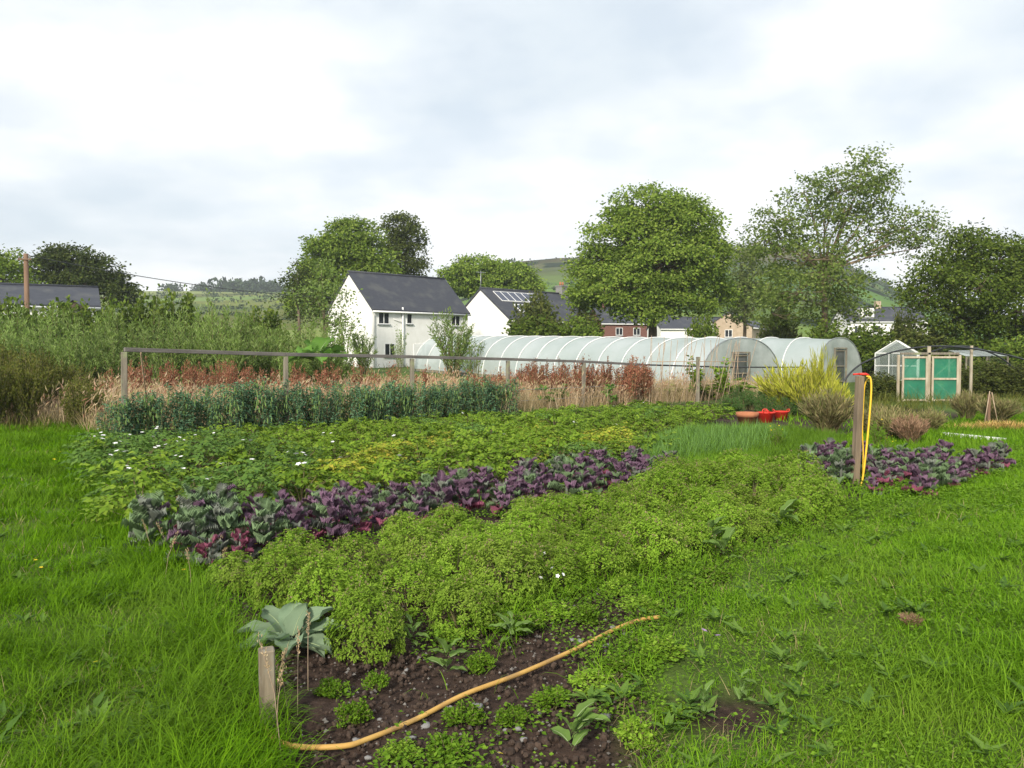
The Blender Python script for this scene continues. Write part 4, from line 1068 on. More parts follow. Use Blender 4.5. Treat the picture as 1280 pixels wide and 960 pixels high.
for row, n0 in enumerate((6.15, 6.85)):
    t = 2.75; cnt = 0
    while t < 9.3 + row * 0.3:
        md = 'purple' if rp.random() < 0.84 else 'green'
        if t < 3.5: md = 'green'
        kale(bed(t + rp.uniform(-0.08, 0.08), n0 + rp.uniform(-0.12, 0.12)), rp.uniform(1.02, 1.36) * (1.12 if md == 'green' else 1.0), md, '%s kale from the lawn in the %s kale row, %s and frilly' % (nth(cnt), ('nearer', 'farther')[row], {'purple': 'purple', 'green': 'grey-green'}[md]), 'kale plants in the long rows')
        t += rp.uniform(0.28, 0.38); cnt += 1
for (px, py, s) in ((232, 705, 0.9), (262, 715, 0.85), (300, 705, 0.8), (335, 690, 0.85)):
    kale(U(px, py), s, 'red', KL['red'], 'low red kale at the row end', 13)
for row, n0 in enumerate((3.3, 3.9, 4.5, 5.1)):
    t = 10.1 + 0.25 * row; cnt = 0
    while t < 13.2 - 0.1 * row:
        md = 'purple' if rp.random() < 0.7 else 'green'
        kale(bed(t, n0 + rp.uniform(-0.1, 0.1)), rp.uniform(1.05, 1.35), md, '%s %s kale from the hose post in the %s row of the far patch' % (nth(cnt), 'purple' if md == 'purple' else 'grey-green', ('nearest', 'second', 'third', 'back')[row]), 'kale plants behind the hose post', 20)
        t += rp.uniform(0.33, 0.45); cnt += 1
for (px, py) in ((1092, 622), (1105, 612), (1120, 603)):
    kale(U(px, py), 0.75, 'red', 'low red-pink kale at the near edge of the patch behind the hose post', 'low pink kale by the hose post', 12)

# potatoes
def zone(t, n):
    k = vnoise(t, n, 0.6, 51)
    yel = math.exp(-((n - 9.4) / 1.3) ** 2) * smooth(4.5, 6.0, t) * (1 - smooth(13, 16, t))
    if rp.random() < 0.62 * yel * (0.5 + k): return 'potato_yellow'
    if t < 5.4 + 0.1 * n and n > 8.2: return 'potato_dark' if rp.random() < 0.75 else 'potato'
    return 'potato' if rp.random() < 0.85 else 'potato_dark'
PL = {'potato': 'leafy green potato plant in the broad potato bed', 'potato_dark': 'dark green flowering-end potato plant near the lawn', 'potato_yellow': 'yellowing potato plant in the middle of the potato bed'}
PL['potato_dark'] = 'darker green potato plant in the broad potato bed'
n0 = 7.9; prow = 0
while n0 < 15.6:
    cnt = 0
    t = 3.1 + 0.27 * (n0 - 7.9)
    tend = 11.6 if n0 < 9 else min(11.6 + (n0 - 9) * 3.0, 21)
    while t < tend:
        z = zone(t, n0)
        s = rp.uniform(0.85, 1.2) * (0.9 if n0 > 13.5 else 1)
        fm, sm_ = POT[z][rp.randrange(4)]
        o = plant('potato_plant', '%s potato plant from the lawn in the %s potato row behind the kale, %s' % (nth(cnt), nth(prow), {'potato': 'green', 'potato_dark': 'dark green', 'potato_yellow': 'yellowing'}[z]), 'potato plant', 'potato plants in the broad bed', bed(t, n0 + rp.uniform(-0.12, 0.12), -0.02), (('foliage', fm), ('stems', sm_)), (s, s, s * (0.85 if z == 'potato_yellow' else 1.0)))
        if (t < 6.0 and rp.random() < 0.7) or rp.random() < 0.06:
            for _ in range(rp.randint(1, 3)):
                a = rp.uniform(0, 6.28); q = rp.uniform(0, 0.15)
                obj('flower', FLOWER['white_petal'], o, (q * math.cos(a), q * math.sin(a), rp.uniform(0.42, 0.48)), (rp.uniform(-0.5, 0.3), rp.uniform(-0.3, 0.3), a), rp.uniform(1.0, 1.6))
        t += rp.uniform(0.5, 0.66); cnt += 1
    prow += 1
    n0 += 0.72 if n0 < 11 else 0.85

# peas along the frame
PEL = 'blue-green pea plant hung with pods under the timber rail'
s = 0.35; cnt = 0
tot = (Vector((U(632, 517).x - FA.x, U(632, 517).y - FA.y))).length
while s < tot + 0.9:
    for k in (0, 1):
        q = on(FA.x + FD.x * s - FD.y * (0.30 + 0.30 * k) + rp.uniform(-0.15, 0.15), FA.y + FD.y * s + FD.x * (0.35 + 0.22 * k) - 0.75)
        f_, p_, s_ = PEA[rp.randrange(5)]
        sc = rp.uniform(0.80, 1.05) * (0.88 + 0.3 * float(vnoise(s, k, 0.9, 77)))
        plant('pea_plant', '%s podded blue-green pea plant from the corner post, %s' % (nth(cnt), ('back of the row', 'front of the row')[1 - k]), 'pea plant', 'pea plants along the timber frame', q, (('foliage', f_), ('pods', p_), ('stems', s_)), (sc, sc, sc * rp.uniform(0.85, 1.15)))
    s += rp.uniform(0.23, 0.31); cnt += 1

# ------------------------------------------------------------------ tall plants, shrubs, saplings
def shrub_mesh(seed, mat, h, w, stems, per, leaf, style='up', wl=0.3, al=0.8):
    """many stems from the base; leaves along them. up: willow-like; dome: dense bush; spray: arching fountain"""
    r = np.random.default_rng(seed); mb, st = MB(), MB()
    for j in range(stems):
        az = r.uniform(0, 6.283); q = r.uniform(0, 1) ** 0.5
        if style == 'up': e = np.array([math.cos(az) * q * w * 0.5, math.sin(az) * q * w * 0.5, h * r.uniform(0.55, 1.05) * (1 - 0.25 * q)])
        elif style == 'dome':
            el = q * 1.45; e = np.array([math.sin(el) * math.cos(az) * w / 2, math.sin(el) * math.sin(az) * w / 2, 0.1 * h + math.cos(el) * h * 0.9]) * r.uniform(0.75, 1.08)
        else: e = np.array([math.cos(az) * q * w * 0.5, math.sin(az) * q * w * 0.5, h * r.uniform(0.6, 1.0) * (1 - 0.5 * q * q)])
        b = np.array([math.cos(az), math.sin(az), 0]) * r.uniform(0, 0.12) * w
        m = b * 0.6 + e * 0.4 + [0, 0, h * 0.12]
        st.tube([b - [0, 0, 0.1], m, e], [0.012 * h ** 0.6, 0.008 * h ** 0.6, 0.004], 4, cap=False)
        t = r.uniform(0.12 if style != 'dome' else 0.45, 1, per) ** 0.8
        P = ((1 - t) ** 2)[:, None] * b + (2 * t * (1 - t))[:, None] * m + (t * t)[:, None] * e + r.normal(0, 0.03 * max(h, w), (per, 3)) * (1.0 if style == 'dome' else 0.6)
        ax = unit(e - b)
        dv = unit(rdir(per, -0.5, 0.7, r) + ax * (al if style != 'dome' else 0.3))
        ln = leaf * r.uniform(0.6, 1.25, per)
        mb.scatter(*DIA, P, dv, rdir(per, -0.1, 1, r), ln, ln * wl)
    return mb.mesh('foliage', [MATS[mat]]), st.mesh('stems', [MATS['stem']])

def shrub(name, label, px, py_top, d, wpx, mesh, h0, w0, cat='shrub', group=None, dz=0.0):
    c = at(px, 440, d); b = on(c.x, d, dz)
    hh = at(px, py_top, d).z - b.z; ww = wpx / F * d
    o = thing(name, label, cat, b, rp.uniform(0, 6.28), group, (ww / w0, ww / w0, hh / h0))
    obj('foliage', mesh[0], o); obj('stems', mesh[1], o)
    return o

WIL = [shrub_mesh(500 + k, 'willow', 3.0, 2.4, 32, 60, 0.22, 'up', 0.24) for k in range(4)]
BUS = [shrub_mesh(520 + k, 'scrub', 2.5, 3.0, 120, 46, 0.18, 'dome', 0.6) for k in range(3)]
GRN = [shrub_mesh(540 + k, 'tree_mid', 2.5, 3.0, 120, 48, 0.19, 'dome', 0.6) for k in range(3)]
NET = [shrub_mesh(560 + k, 'nettle', 1.6, 1.2, 40, 46, 0.09, 'up', 0.4) for k in range(3)]
SAP = [shrub_mesh(580 + k, 'willow', 3.2, 1.6, 12, 44, 0.15, 'up', 0.35) for k in range(2)]
DOC = [shrub_mesh(600 + k, 'rust', 1.2, 0.6, 16, 70, 0.05, 'up', 0.55) for k in range(3)]

# willow bank behind the meadow
WG = 'willows along the bank behind the meadow'
for i in range(44):
    px = -30 + i * 10.5 + rp.uniform(-6, 6); back = i % 2
    top = np.interp(px, [-30, 30, 90, 150, 200, 240, 275, 310, 350, 400, 430], [370, 374, 374, 378, 378, 376, 364, 380, 386, 394, 405]) + rp.uniform(-6, 18) + (4 if back else 22)
    shrub('willow_bush', 'grey-green upright willow bush ' + ('below the slate roof and pole' if px < 125 else 'below the dark tree, past the slate roof' if px < 200 else 'below the far fields' if px < 330 else 'close to the white gable') + (', taller back line' if back else ', front line'), px, top, (43 if back else 36) + rp.uniform(-2, 2), rp.uniform(44, 66), WIL[i % 4], 3.0, 2.4, 'willow', WG)
for (px, top, d, w, lab) in ((185, 368, 48, 70, 'dark rounded bush between the dark tree and the feathery sapling'), (225, 364, 50, 80, 'dark rounded bush next to the far fields'), (330, 384, 50, 70, 'dark rounded bush below the far fields, nearer the white house'), (62, 368, 46, 110, 'dark rounded bush hiding the wall of the slate building'), (12, 370, 45, 100, 'dark rounded bush below the wooden pole'), (108, 370, 46, 100, 'dark rounded bush at the end of the slate roof'), (150, 372, 47, 70, 'dark rounded bush just past the end of the slate building')):
    shrub('rounded_bush', lab, px, top, d, w, GRN[rp.randrange(3)], 2.5, 3.0, 'bush')
shrub('feathery_sapling', 'tall feathery pale sapling standing up against the far fields', 268, 346, 36, 52, SAP[0], 3.2, 1.6, 'sapling')
shrub('gable_sapling', 'thin sparse sapling in front of the white gable', 428, 372, 58, 36, SAP[1], 3.2, 1.6, 'sapling')
shrub('front_sapling', 'leafy young sapling in front of the house facade', 565, 380, 56, 62, WIL[1], 3.0, 2.4, 'sapling')
shrub('tunnel_sapling', 'slim pale sapling standing in front of the polytunnel film', 592, 402, 38, 34, SAP[1], 3.2, 1.6, 'sapling')
for (px, top, d, w, mm, lab) in ((672, 366, 74, 80, BUS, 'olive bush in front of the solar-panelled house'), (730, 384, 76, 66, BUS, 'olive bush beside the trunk of the round tree'), (668, 392, 71, 90, GRN, 'clipped green bush along the far side of the tunnel, nearer the houses'), (722, 394, 70, 70, GRN, 'clipped green bush along the far side of the tunnel, nearer the round tree'),
                              (500, 412, 62, 50, SAP + SAP, 'small bush against the lower windows of the white house'), (455, 414, 60, 50, WIL, 'small bush at the corner of the white house'),
                              (878, 388, 74, 44, GRN, 'round dark shrub between two village houses'), (975, 386, 68, 60, BUS, 'yellow-green bush left of the airy tree trunk'), (1035, 400, 60, 70, GRN, 'bright green bush behind the shorter polytunnel'), (1085, 402, 58, 76, GRN, 'green bush between the shorter tunnel and the greenhouse'),
                              (1130, 384, 62, 40, BUS, 'upright shrub in front of the distant terrace'), (1150, 402, 57, 90, BUS, 'broad olive bush behind the greenhouse'), (1210, 410, 55, 80, GRN, 'dark bush at the foot of the dense oak-like tree'), (1270, 414, 52, 80, GRN, 'dark bush at the frame edge under the dense tree'),
                              (1240, 447, 38, 70, BUS, 'brown-green bush inside the netted cage'), (1278, 455, 37, 60, BUS, 'brown-green bush at the netted cage edge'), (1205, 462, 38, 50, BUS, 'low olive bush behind the green net doors'), (1100, 466, 34, 60, BUS, 'low olive bush between hose post and green doors'), (1150, 470, 36, 60, GRN, 'low green bush seen through the green net')):
    shrub('garden_shrub', lab, px, top, d, w, mm[rp.randrange(3)], 2.5, 3.0, 'bush')

# tall nettles and weeds at the left margin
NG = 'tall weeds at the margin of the lawn'
for i in range(46):
    px = rp.uniform(-40, 128); d = rp.uniform(18.5, 27)
    top = np.interp(px, [-40, 0, 60, 100, 130], [410, 418, 432, 450, 478]) + rp.uniform(-8, 22) + (27 - d) * 2.2
    shrub('tall_weed', 'tall olive-green weed clump ' + ('at the frame edge beyond the lawn' if px < 20 else 'midway along the margin beyond the lawn' if px < 80 else 'beside the corner of the dry meadow'), px, top, d, rp.uniform(40, 60), NET[i % 3], 1.6, 1.2, 'weed', NG)

# rust-coloured docks
DG = 'rust-red dock plants in the dry meadow'
spots = [(rp.uniform(130, 335), rp.uniform(440, 455), rp.uniform(27, 33)) for _ in range(24)] + [(rp.uniform(335, 560), rp.uniform(446, 458), rp.uniform(28, 33)) for _ in range(12)] \
      + [(rp.uniform(580, 640), rp.uniform(452, 466), rp.uniform(27, 31)) for _ in range(10)] + [(rp.uniform(650, 812), rp.uniform(438, 456), rp.uniform(30, 35)) for _ in range(42)]
for i, (px, top, d) in enumerate(spots):
    shrub('dock_plant', 'rust-red seeding dock ' + ('behind the corner end of the rail' if px < 240 else 'behind the second bay of the rail' if px < 357 else 'behind the middle of the pea row' if px < 580 else 'beside the fourth post of the rail' if px < 645 else 'standing against the polytunnel film'), px, top, d, rp.uniform(16, 30), DOC[i % 3], 1.2, 0.6, 'dock', DG)

# runner beans on the canes and squash by the posts
BEAN = [shrub_mesh(620 + k, 'potato', 1.6, 0.5, 7, 40, 0.11, 'up', 0.85) for k in range(2)]
for i, (px, top, lab) in enumerate(((868, 442, 'climbing bean on the mossy post'), (905, 440, 'tallest climbing bean beside the tunnel doorway'), (885, 475, 'low leafy bean between the two climbing beans'), (835, 478, 'low leafy bean at the start of the canes'), (925, 472, 'leafy bean in front of the tunnel end wall'))):
    b = U(px, 500); shrub('bean_plant', lab, px, top, b.y - 0.2, 26 if i < 2 else 40, BEAN[i % 2], 1.6, 0.5, 'bean')

def big_leaf_plant(name, label, cat, p, leaves, mat, scale=1.0):
    root = thing(name, label, cat, p)
    me = [frill_leaf(700 + k, mat, 1.0, {'comfrey': 0.52, 'gunnera': 0.8}.get(mat, 0.36), 0.09, 0.6, 9, 6, 0.18, 0.045, 'leaf_rib') for k in range(2)] if mat not in BIG else BIG[mat]
    BIG[mat] = me
    for (az, el, ln, z) in leaves:
        q = obj('leaf', me[rp.randrange(2)], root, (0, 0, z), None, ln * scale)
        q.rotation_euler = (Matrix.Rotation(az, 4, 'Z') @ Matrix.Rotation(el, 4, 'X')).to_euler()
    return root
BIG = {}
R_ = math.radians
# leaf azimuth: 0 points away from the camera, 90 to the left, -90 to the right, 180 to the camera
big_leaf_plant('comfrey_plant', 'large pale leafy plant with broad grey-green leaves behind the wooden stake', 'plant', U(364, 812),
               [(R_(-85), 0.55, 0.44, 0.03), (R_(-55), 0.85, 0.42, 0.03), (R_(10), 0.95, 0.40, 0.03), (R_(50), 0.75, 0.44, 0.03), (R_(82), 0.45, 0.46, 0.03), (R_(112), 0.25, 0.44, 0.03), (R_(190), 0.35, 0.40, 0.05), (R_(-120), 0.3, 0.42, 0.03), (R_(150), 0.6, 0.38, 0.03), (R_(-25), 1.2, 0.34, 0.03), (R_(235), 0.15, 0.38, 0.05)], 'comfrey', 0.74)
for (px, py, s, lab) in ((636, 745, 0.8, 'young dock with two broad leaves in the middle of the front herbs'), (735, 655, 0.7, 'broad pale dock leaves poking from the back herb row'), (692, 665, 0.6, 'small dock leaf cluster among the herbs next to the kale'), (885, 690, 0.9, 'leafy dock at the lawn edge of the herb rows'), (905, 705, 0.7, 'leafy dock with drooping leaf over the turf edge'),
                          (975, 665, 0.95, 'pale leafy dock at the far end of the herbs'), (1000, 650, 0.8, 'leafy dock just short of the hose post'), (515, 812, 0.5, 'small weed rosette at the foot of the nearest herb'), (558, 848, 0.55, 'pointed-leaved weed on bare soil above the hose'), (715, 945, 0.65, 'upright seedling with broad leaves on bare soil in front'),
                          (492, 806, 0.45, 'little broadleaf weed between the two nearest herbs'), (640, 805, 0.5, 'broadleaf weed beside the hose, midway along'), (880, 905, 0.3, 'broadleaf weed on the dark soil patch by the turf'), (925, 885, 0.3, 'small broadleaf weed at the soil patch corner')):
    n = rp.randint(7, 11)
    big_leaf_plant('broadleaf_weed', lab, 'weed', U(px, py), [(rp.uniform(0, 6.28), rp.uniform(0.3, 1.3), rp.uniform(0.18, 0.32), 0.02 + rp.uniform(0, 0.12)) for _ in range(n)], 'dock', s)
big_leaf_plant('giant_rhubarb', 'clump of huge green leaves in front of the white gable', 'plant', on(at(398, 440, 33).x, 33), [(R_(a), e_, l_, z_ + 0.85) for a, e_, l_, z_ in ((-50, 0.5, 1.3, 0.9), (30, 0.7, 1.2, 1.0), (80, 0.2, 1.4, 0.8), (150, 0.1, 1.2, 1.1), (200, 0.0, 1.2, 1.0), (-100, 0.2, 1.3, 0.9), (-20, 0.9, 1.2, 1.0), (110, 0.4, 1.2, 0.7))], 'gunnera', 1.0)
for (px, py, lab) in ((682, 512, 'squash plant with broad leaves behind the post in mid rail'), (762, 508, 'squash plant with broad leaves between the two end posts'), (700, 508, 'trailing squash plant just beyond its larger neighbour')):
    big_leaf_plant('squash_plant', lab, 'squash', U(px, py), [(rp.uniform(0, 6.28), rp.uniform(-0.1, 0.8), rp.uniform(0.4, 0.6), rp.uniform(0.2, 0.65)) for _ in range(9)], 'gunnera', 0.85)

# golden wands, carrots, dry tufts
WAND = [shrub_mesh(640 + k, 'gold_wand', 1.6, 1.4, 60, 22, 0.26, 'spray', 0.05, 3.0) for k in range(2)]
for (px, top, d, w, lab) in ((1025, 428, 24, 44, 'tallest upright sheaf of golden wands in front of the shorter tunnel'), (985, 446, 25, 80, 'golden wands arching towards the long tunnel doorway'), (1045, 468, 23, 46, 'golden wands beside the hose post top'), (1010, 452, 24, 70, 'golden wands in the middle of the clump')):
    shrub('golden_wands', lab, px, top, d, w, WAND[rp.randrange(2)], 1.6, 1.4, 'tall grass')
TUF = [shrub_mesh(660 + k, m, 0.8, 0.9, 170, 16, 0.17, 'up', 0.035, 2.0) for k, m in enumerate(('tan_tuft', 'pink_tuft', 'tan_tuft'))]
for (px, top, py, w, k, lab) in ((1035, 490, 542, 66, 0, 'tan dry grass tuft in front of the golden wands'), (1092, 508, 545, 40, 2, 'tan dry grass tuft right behind the hose post'), (1118, 510, 552, 56, 0, 'tan dry grass between hose post and green doors'), (1140, 520, 556, 44, 1, 'pinkish dry grass tuft just behind the kale patch'), (1165, 512, 540, 36, 2, 'tan grass at the foot of the green doors'), (1250, 496, 530, 50, 2, 'dry grass below the netted cage'), (1210, 490, 525, 40, 0, 'dry grass beside the green doors, cage side')):
    b = U(px, py); shrub('dry_grass_tuft', lab, px, top, b.y, w, TUF[k], 0.8, 0.9, 'dry grass')
CAR = [shrub_mesh(680 + k, 'carrot', 0.5, 0.7, 60, 34, 0.05, 'dome', 0.25) for k in range(2)]
for i in range(16):
    px = rp.uniform(905, 1005); py = rp.uniform(508, 522); b = U(px, py)
    shrub('carrot_plant', 'feathery green carrot-like plant behind the red tubs', px, py - 26 + rp.uniform(-5, 3), b.y, rp.uniform(28, 40), CAR[i % 2], 0.5, 0.7, 'crop', 'feathery crop behind the red tubs')
YEL = [shrub_mesh(690, 'bright_grass', 0.7, 0.5, 24, 40, 0.06, 'up', 0.3)]
for (px, top, py, lab) in ((972, 528, 566, 'grey-stemmed yellow-flowered plant at the end of the onion patch'), (1098, 525, 560, 'yellow-flowered bolted plant behind the hose post'), (1112, 545, 580, 'yellow-flowered bolted plant inside the kale patch')):
    b = U(px, py); o = shrub('bolted_plant', lab, px, top, b.y, 24, YEL[0], 0.7, 0.5, 'plant')
    for _ in range(9):
        obj('flower', FLOWER['yellow_petal'], o, (rp.uniform(-0.2, 0.2), rp.uniform(-0.2, 0.2), rp.uniform(0.52, 0.74)), (rp.uniform(0, 1), 0, rp.uniform(0, 6)), 1.0)

# ------------------------------------------------------------------ grasses and ground cover (nobody could count them)
def sample_y(n, y0, y1, p, r):
    ys = np.linspace(y0, y1, 400); w = ys ** p; c = np.cumsum(w); c /= c[-1]
    return np.interp(r.uniform(0, 1, n), c, ys)

def blades(mb, x, y, L_, W_, r, lean=0.45, tm=BENT, mi=0, coh=0.5, zoff=-0.01):
    n = len(x); z = G(x, y) + zoff
    ph = 6.283 * vnoise(x, y, 0.9, 61) * 1.5
    dv = np.stack([np.cos(ph) * coh + r.normal(0, 1, n), np.sin(ph) * coh + r.normal(0, 1, n), np.zeros(n)], 1) * lean * r.uniform(0.3, 1, (n, 1)); dv[:, 2] = 1.0
    dv = unit(dv)
    hz = dv * [1, 1, 0] + r.normal(0, 0.15, (n, 3)) * [1, 1, 0]
    L_ = np.broadcast_to(L_, (n,)); W_ = np.broadcast_to(W_, (n,)); P = np.stack([x, y, z], 1)
    for sel, tq in (((y < 6.5), tm), ((y >= 6.5), BLADE)):          # fewer segments where a blade is a pixel wide
        mb.scatter(*tq, P[sel], dv[sel], hz[sel], L_[sel], W_[sel], mi)

def lawn_left():
    r = np.random.default_rng(71); N = 195000; mb = MB()
    y = sample_y(N, 2.5, 20.5, -0.35, r)
    x0 = -0.66 * y - 2.4; x1 = edge_l(y) + 0.12 + 0.5 * (vnoise(y, y * 0, 1.2, 5) - 0.3)
    x = x0 + (x1 - x0) * r.uniform(0, 1, N)
    tuft = vnoise(x, y, 1.6, 62) * 0.5 + vnoise(x, y, 4.5, 63) * 0.5
    k = r.uniform(0, 1, N) < 0.25 + 1.1 * tuft
    x, y, tuft = x[k], y[k], tuft[k]; n = len(x)
    edge = np.exp(-((x - edge_l(y)) / 0.35) ** 2)
    L_ = (0.05 + 0.22 * tuft ** 2 + 0.10 * edge) * r.uniform(0.6, 1.3, n) * (1 + 0.012 * y)
    blades(mb, x, y, L_, 0.0042 * np.maximum(1, y / 4.2), r)
    tag(mb.build('lawn_grass', MATS['lawn_blade']), 'lush green lawn grass on the side of the wooden stake', 'grass', kind='stuff')
lawn_left()

def lawn_right():
    r = np.random.default_rng(72); N = 270000; mb = MB()
    y = sample_y(N, 2.5, 21, -0.35, r)
    x1 = 0.68 * y + 2.6; x0 = edge_r(y) - 0.1 - 0.5 * (vnoise(y, y * 0, 1.4, 7) - 0.3)
    x = x0 + (x1 - x0) * r.uniform(0, 1, N)
    k = x < 0.66 * y + 2.4; x, y = x[k], y[k]
    tuft = vnoise(x, y, 1.5, 64) * 0.6 + vnoise(x, y, 4.0, 65) * 0.4
    bare = np.exp(-((x - 1.0) / 0.20) ** 2 - ((y - 3.72) / 0.16) ** 2) + 0.8 * vnoise(x, y, 2.2, 66) * (1 - smooth(0.0, 0.8, x - edge_r(y)))
    k = (r.uniform(0, 1, len(x)) < 0.35 + 0.9 * tuft) & (r.uniform(0, 1, len(x)) > bare * 1.3)
    x, y, tuft = x[k], y[k], tuft[k]; n = len(x)
    L_ = (0.045 + 0.13 * tuft ** 1.8) * r.uniform(0.6, 1.35, n) * (1 + 0.012 * y)
    blades(mb, x, y, L_, 0.0044 * np.maximum(1, y / 4.2), r)
    tag(mb.build('bank_grass', MATS['bank_blade']), 'yellow-green grass on the bank across from the wooden stake', 'grass', kind='stuff')
    # clover and other small round leaves in the turf
    mb = MB(); N = 84000
    y = sample_y(N, 2.5, 16, -0.6, r); x = edge_r(y) - 0.7 + r.uniform(0, 1, N) * (0.66 * y + 2.4 - edge_r(y) + 0.7)
    cl = vnoise(x, y, 1.8, 67) + 0.35 * (1 - smooth(0.0, 0.9, np.abs(x - edge_r(y) - 0.2))); fs = np.exp(-((x - 0.42) / 0.45) ** 2 - ((y - 3.35) / 0.30) ** 2) + np.exp(-((x - 1.0) / 0.20) ** 2 - ((y - 3.72) / 0.16) ** 2)
    k = (cl > 0.42) & (x < 0.68 * y + 2.4) & (r.uniform(0, 1, N) > 1.3 * fs); x, y, cl = x[k], y[k], cl[k]; n = len(x)
    z = G(x, y) + r.uniform(0.01, 0.10, n) * np.clip(cl * 1.6, 0.3, 1.2)
    ln = r.uniform(0.010, 0.026, n) * np.maximum(1, y / 5.5)
    mb.scatter(*DIA, np.stack([x, y, z], 1), rdir(n, -0.25, 0.4, r), np.array([0, 0, 1.0]) + r.normal(0, 0.35, (n, 3)), ln, ln * 0.75)
    tag(mb.build('clover_foliage', MATS['clover']), 'small round-leaved clover and weeds woven through the bank grass', 'ground cover', kind='stuff')
lawn_right()

def lawn_extras():
    r = np.random.default_rng(79); mb = MB(); N = 26000
    y = sample_y(N, 2.5, 16, -0.5, r); x = r.uniform(-0.66, 0.66, N) * y
    k = ((x < edge_l(y) + 0.3) | (x > edge_r(y) - 0.3)) & (r.uniform(0, 1, N) < 0.15 + 0.85 * (vnoise(x, y, 1.7, 95) > 0.55)); x, y = x[k], y[k]; n = len(x)
    blades(mb, x, y, r.uniform(0.05, 0.16, n), 0.0032 * np.maximum(1, y / 4.2), r, 1.1, BLADE)
    tag(mb.build('thatch_grass', MATS['thatch']), 'dead straw-coloured blades mixed into the turf', 'grass', kind='stuff')
    mb = MB(); m = 520                                  # plantain and dandelion rosettes
    y = sample_y(m, 2.6, 13, -0.5, r); x = r.uniform(-0.66, 0.66, m) * y
    k = (x < edge_l(y) - 0.05) | (x > edge_r(y) - 0.4); x, y = x[k], y[k]
    for a, b in zip(x, y):
        q = int(r.integers(5, 10)); az = r.uniform(0, 6.283, q); dv = np.stack([np.cos(az), np.sin(az), r.uniform(0.25, 1.0, q)], 1); ln = r.uniform(0.06, 0.13, q)
        mb.scatter(*OVAL, np.tile([a, b, float(G(a, b)) + 0.025], (q, 1)), dv, [0, 0, 1.0], ln, ln * 0.34)
    tag(mb.build('rosette_weeds', MATS['potato_dark']), 'flat broadleaf weeds growing through the turf', 'weeds', kind='stuff')
lawn_extras()

def bed_weeds():
    """chickweed and seedlings over the dug soil: thick in drifts, bare between"""
    r = np.random.default_rng(73); mb = MB(); N = 130000
    y = sample_y(N, 2.6, 15, -0.55, r); a, b = edge_l(y), edge_r(y)
    x = a + (b - a) * r.uniform(0, 1, N)
    dens = vnoise(x, y, 1.25, 81) * 0.55 + vnoise(x, y, 3.6, 82) * 0.45
    nr = smooth(0.0, 0.9, b - x)                       # thick next to the turf
    hose_soil = np.exp(-(((x + 0.15) - (y - 4.0) * 0.75) / 0.42) ** 2) * smooth(5.6, 5.0, y) * smooth(3.0, 3.4, y)
    front_soil = np.exp(-((x - 0.32) / 0.42) ** 2 - ((y - 3.35) / 0.28) ** 2)
    patch = np.exp(-((x - 0.95) / 0.16) ** 2 - ((y - 3.75) / 0.16) ** 2)
    band = np.exp(-((x - (y - 3.62) * 0.95 - 0.05) / 0.30) ** 2) * smooth(3.3, 3.6, y) * (1 - smooth(4.8, 5.3, y))
    pr = np.clip((dens - 0.40 - 0.10 * nr) * 3.6 + (1 - nr) * 0.5 + band * 0.8, 0, 1) * (1 - 0.93 * np.clip(hose_soil + front_soil + patch, 0, 1))
    k = r.uniform(0, 1, N) < pr
    x, y, dens = x[k], y[k], dens[k]; n = len(x)
    z = G(x, y) + r.uniform(0.0, 0.07, n) * np.clip(dens * 1.7, 0.3, 1.2)
    ln = r.uniform(0.014, 0.032, n) * np.maximum(1, y / 6)
    mb.scatter(*DIA, np.stack([x, y, z], 1), rdir(n, -0.2, 0.6, r), np.array([0, 0, 1.0]) + r.normal(0, 0.4, (n, 3)), ln, ln * r.uniform(0.5, 0.8, n))
    tag(mb.build('chickweed_foliage', MATS['clover']), 'low light green weeds creeping over the dug soil', 'ground cover', kind='stuff')
    mb = MB(); N = 46000                               # rough grass between the rows
    y = sample_y(N, 2.6, 24, -0.3, r); a, b = edge_l(y), edge_r(y); x = a + (b - a) * r.uniform(0, 1, N)
    t_ = vnoise(x, y, 1.1, 83) * 0.6 + vnoise(x, y, 4, 84) * 0.4
    hose_soil = np.exp(-(((x + 0.15) - (y - 4.0) * 0.75) / 0.42) ** 2) * smooth(5.6, 5.0, y)
    front_soil = np.exp(-((x - 0.32) / 0.5) ** 2 - ((y - 3.35) / 0.3) ** 2)
    near_l = np.exp(-((x - edge_l(y) - 0.15) / 0.25) ** 2)
    k = r.uniform(0, 1, N) < np.clip((t_ - 0.48) * 3.5 + near_l * 0.8, 0, 1) * (1 - 0.9 * np.clip(hose_soil + front_soil, 0, 1) * (1 - near_l))
    x, y, t_ = x[k], y[k], t_[k]; n = len(x)
    blades(mb, x, y, (0.06 + 0.16 * t_ ** 1.5) * r.uniform(0.6, 1.3, n) * (1 + 0.02 * y), 0.0045 * np.maximum(1, y / 4.5), r, 0.6)
    tag(mb.build('bed_grass', MATS['bank_blade']), 'rough grass growing between the crop rows', 'grass', kind='stuff')
bed_weeds()

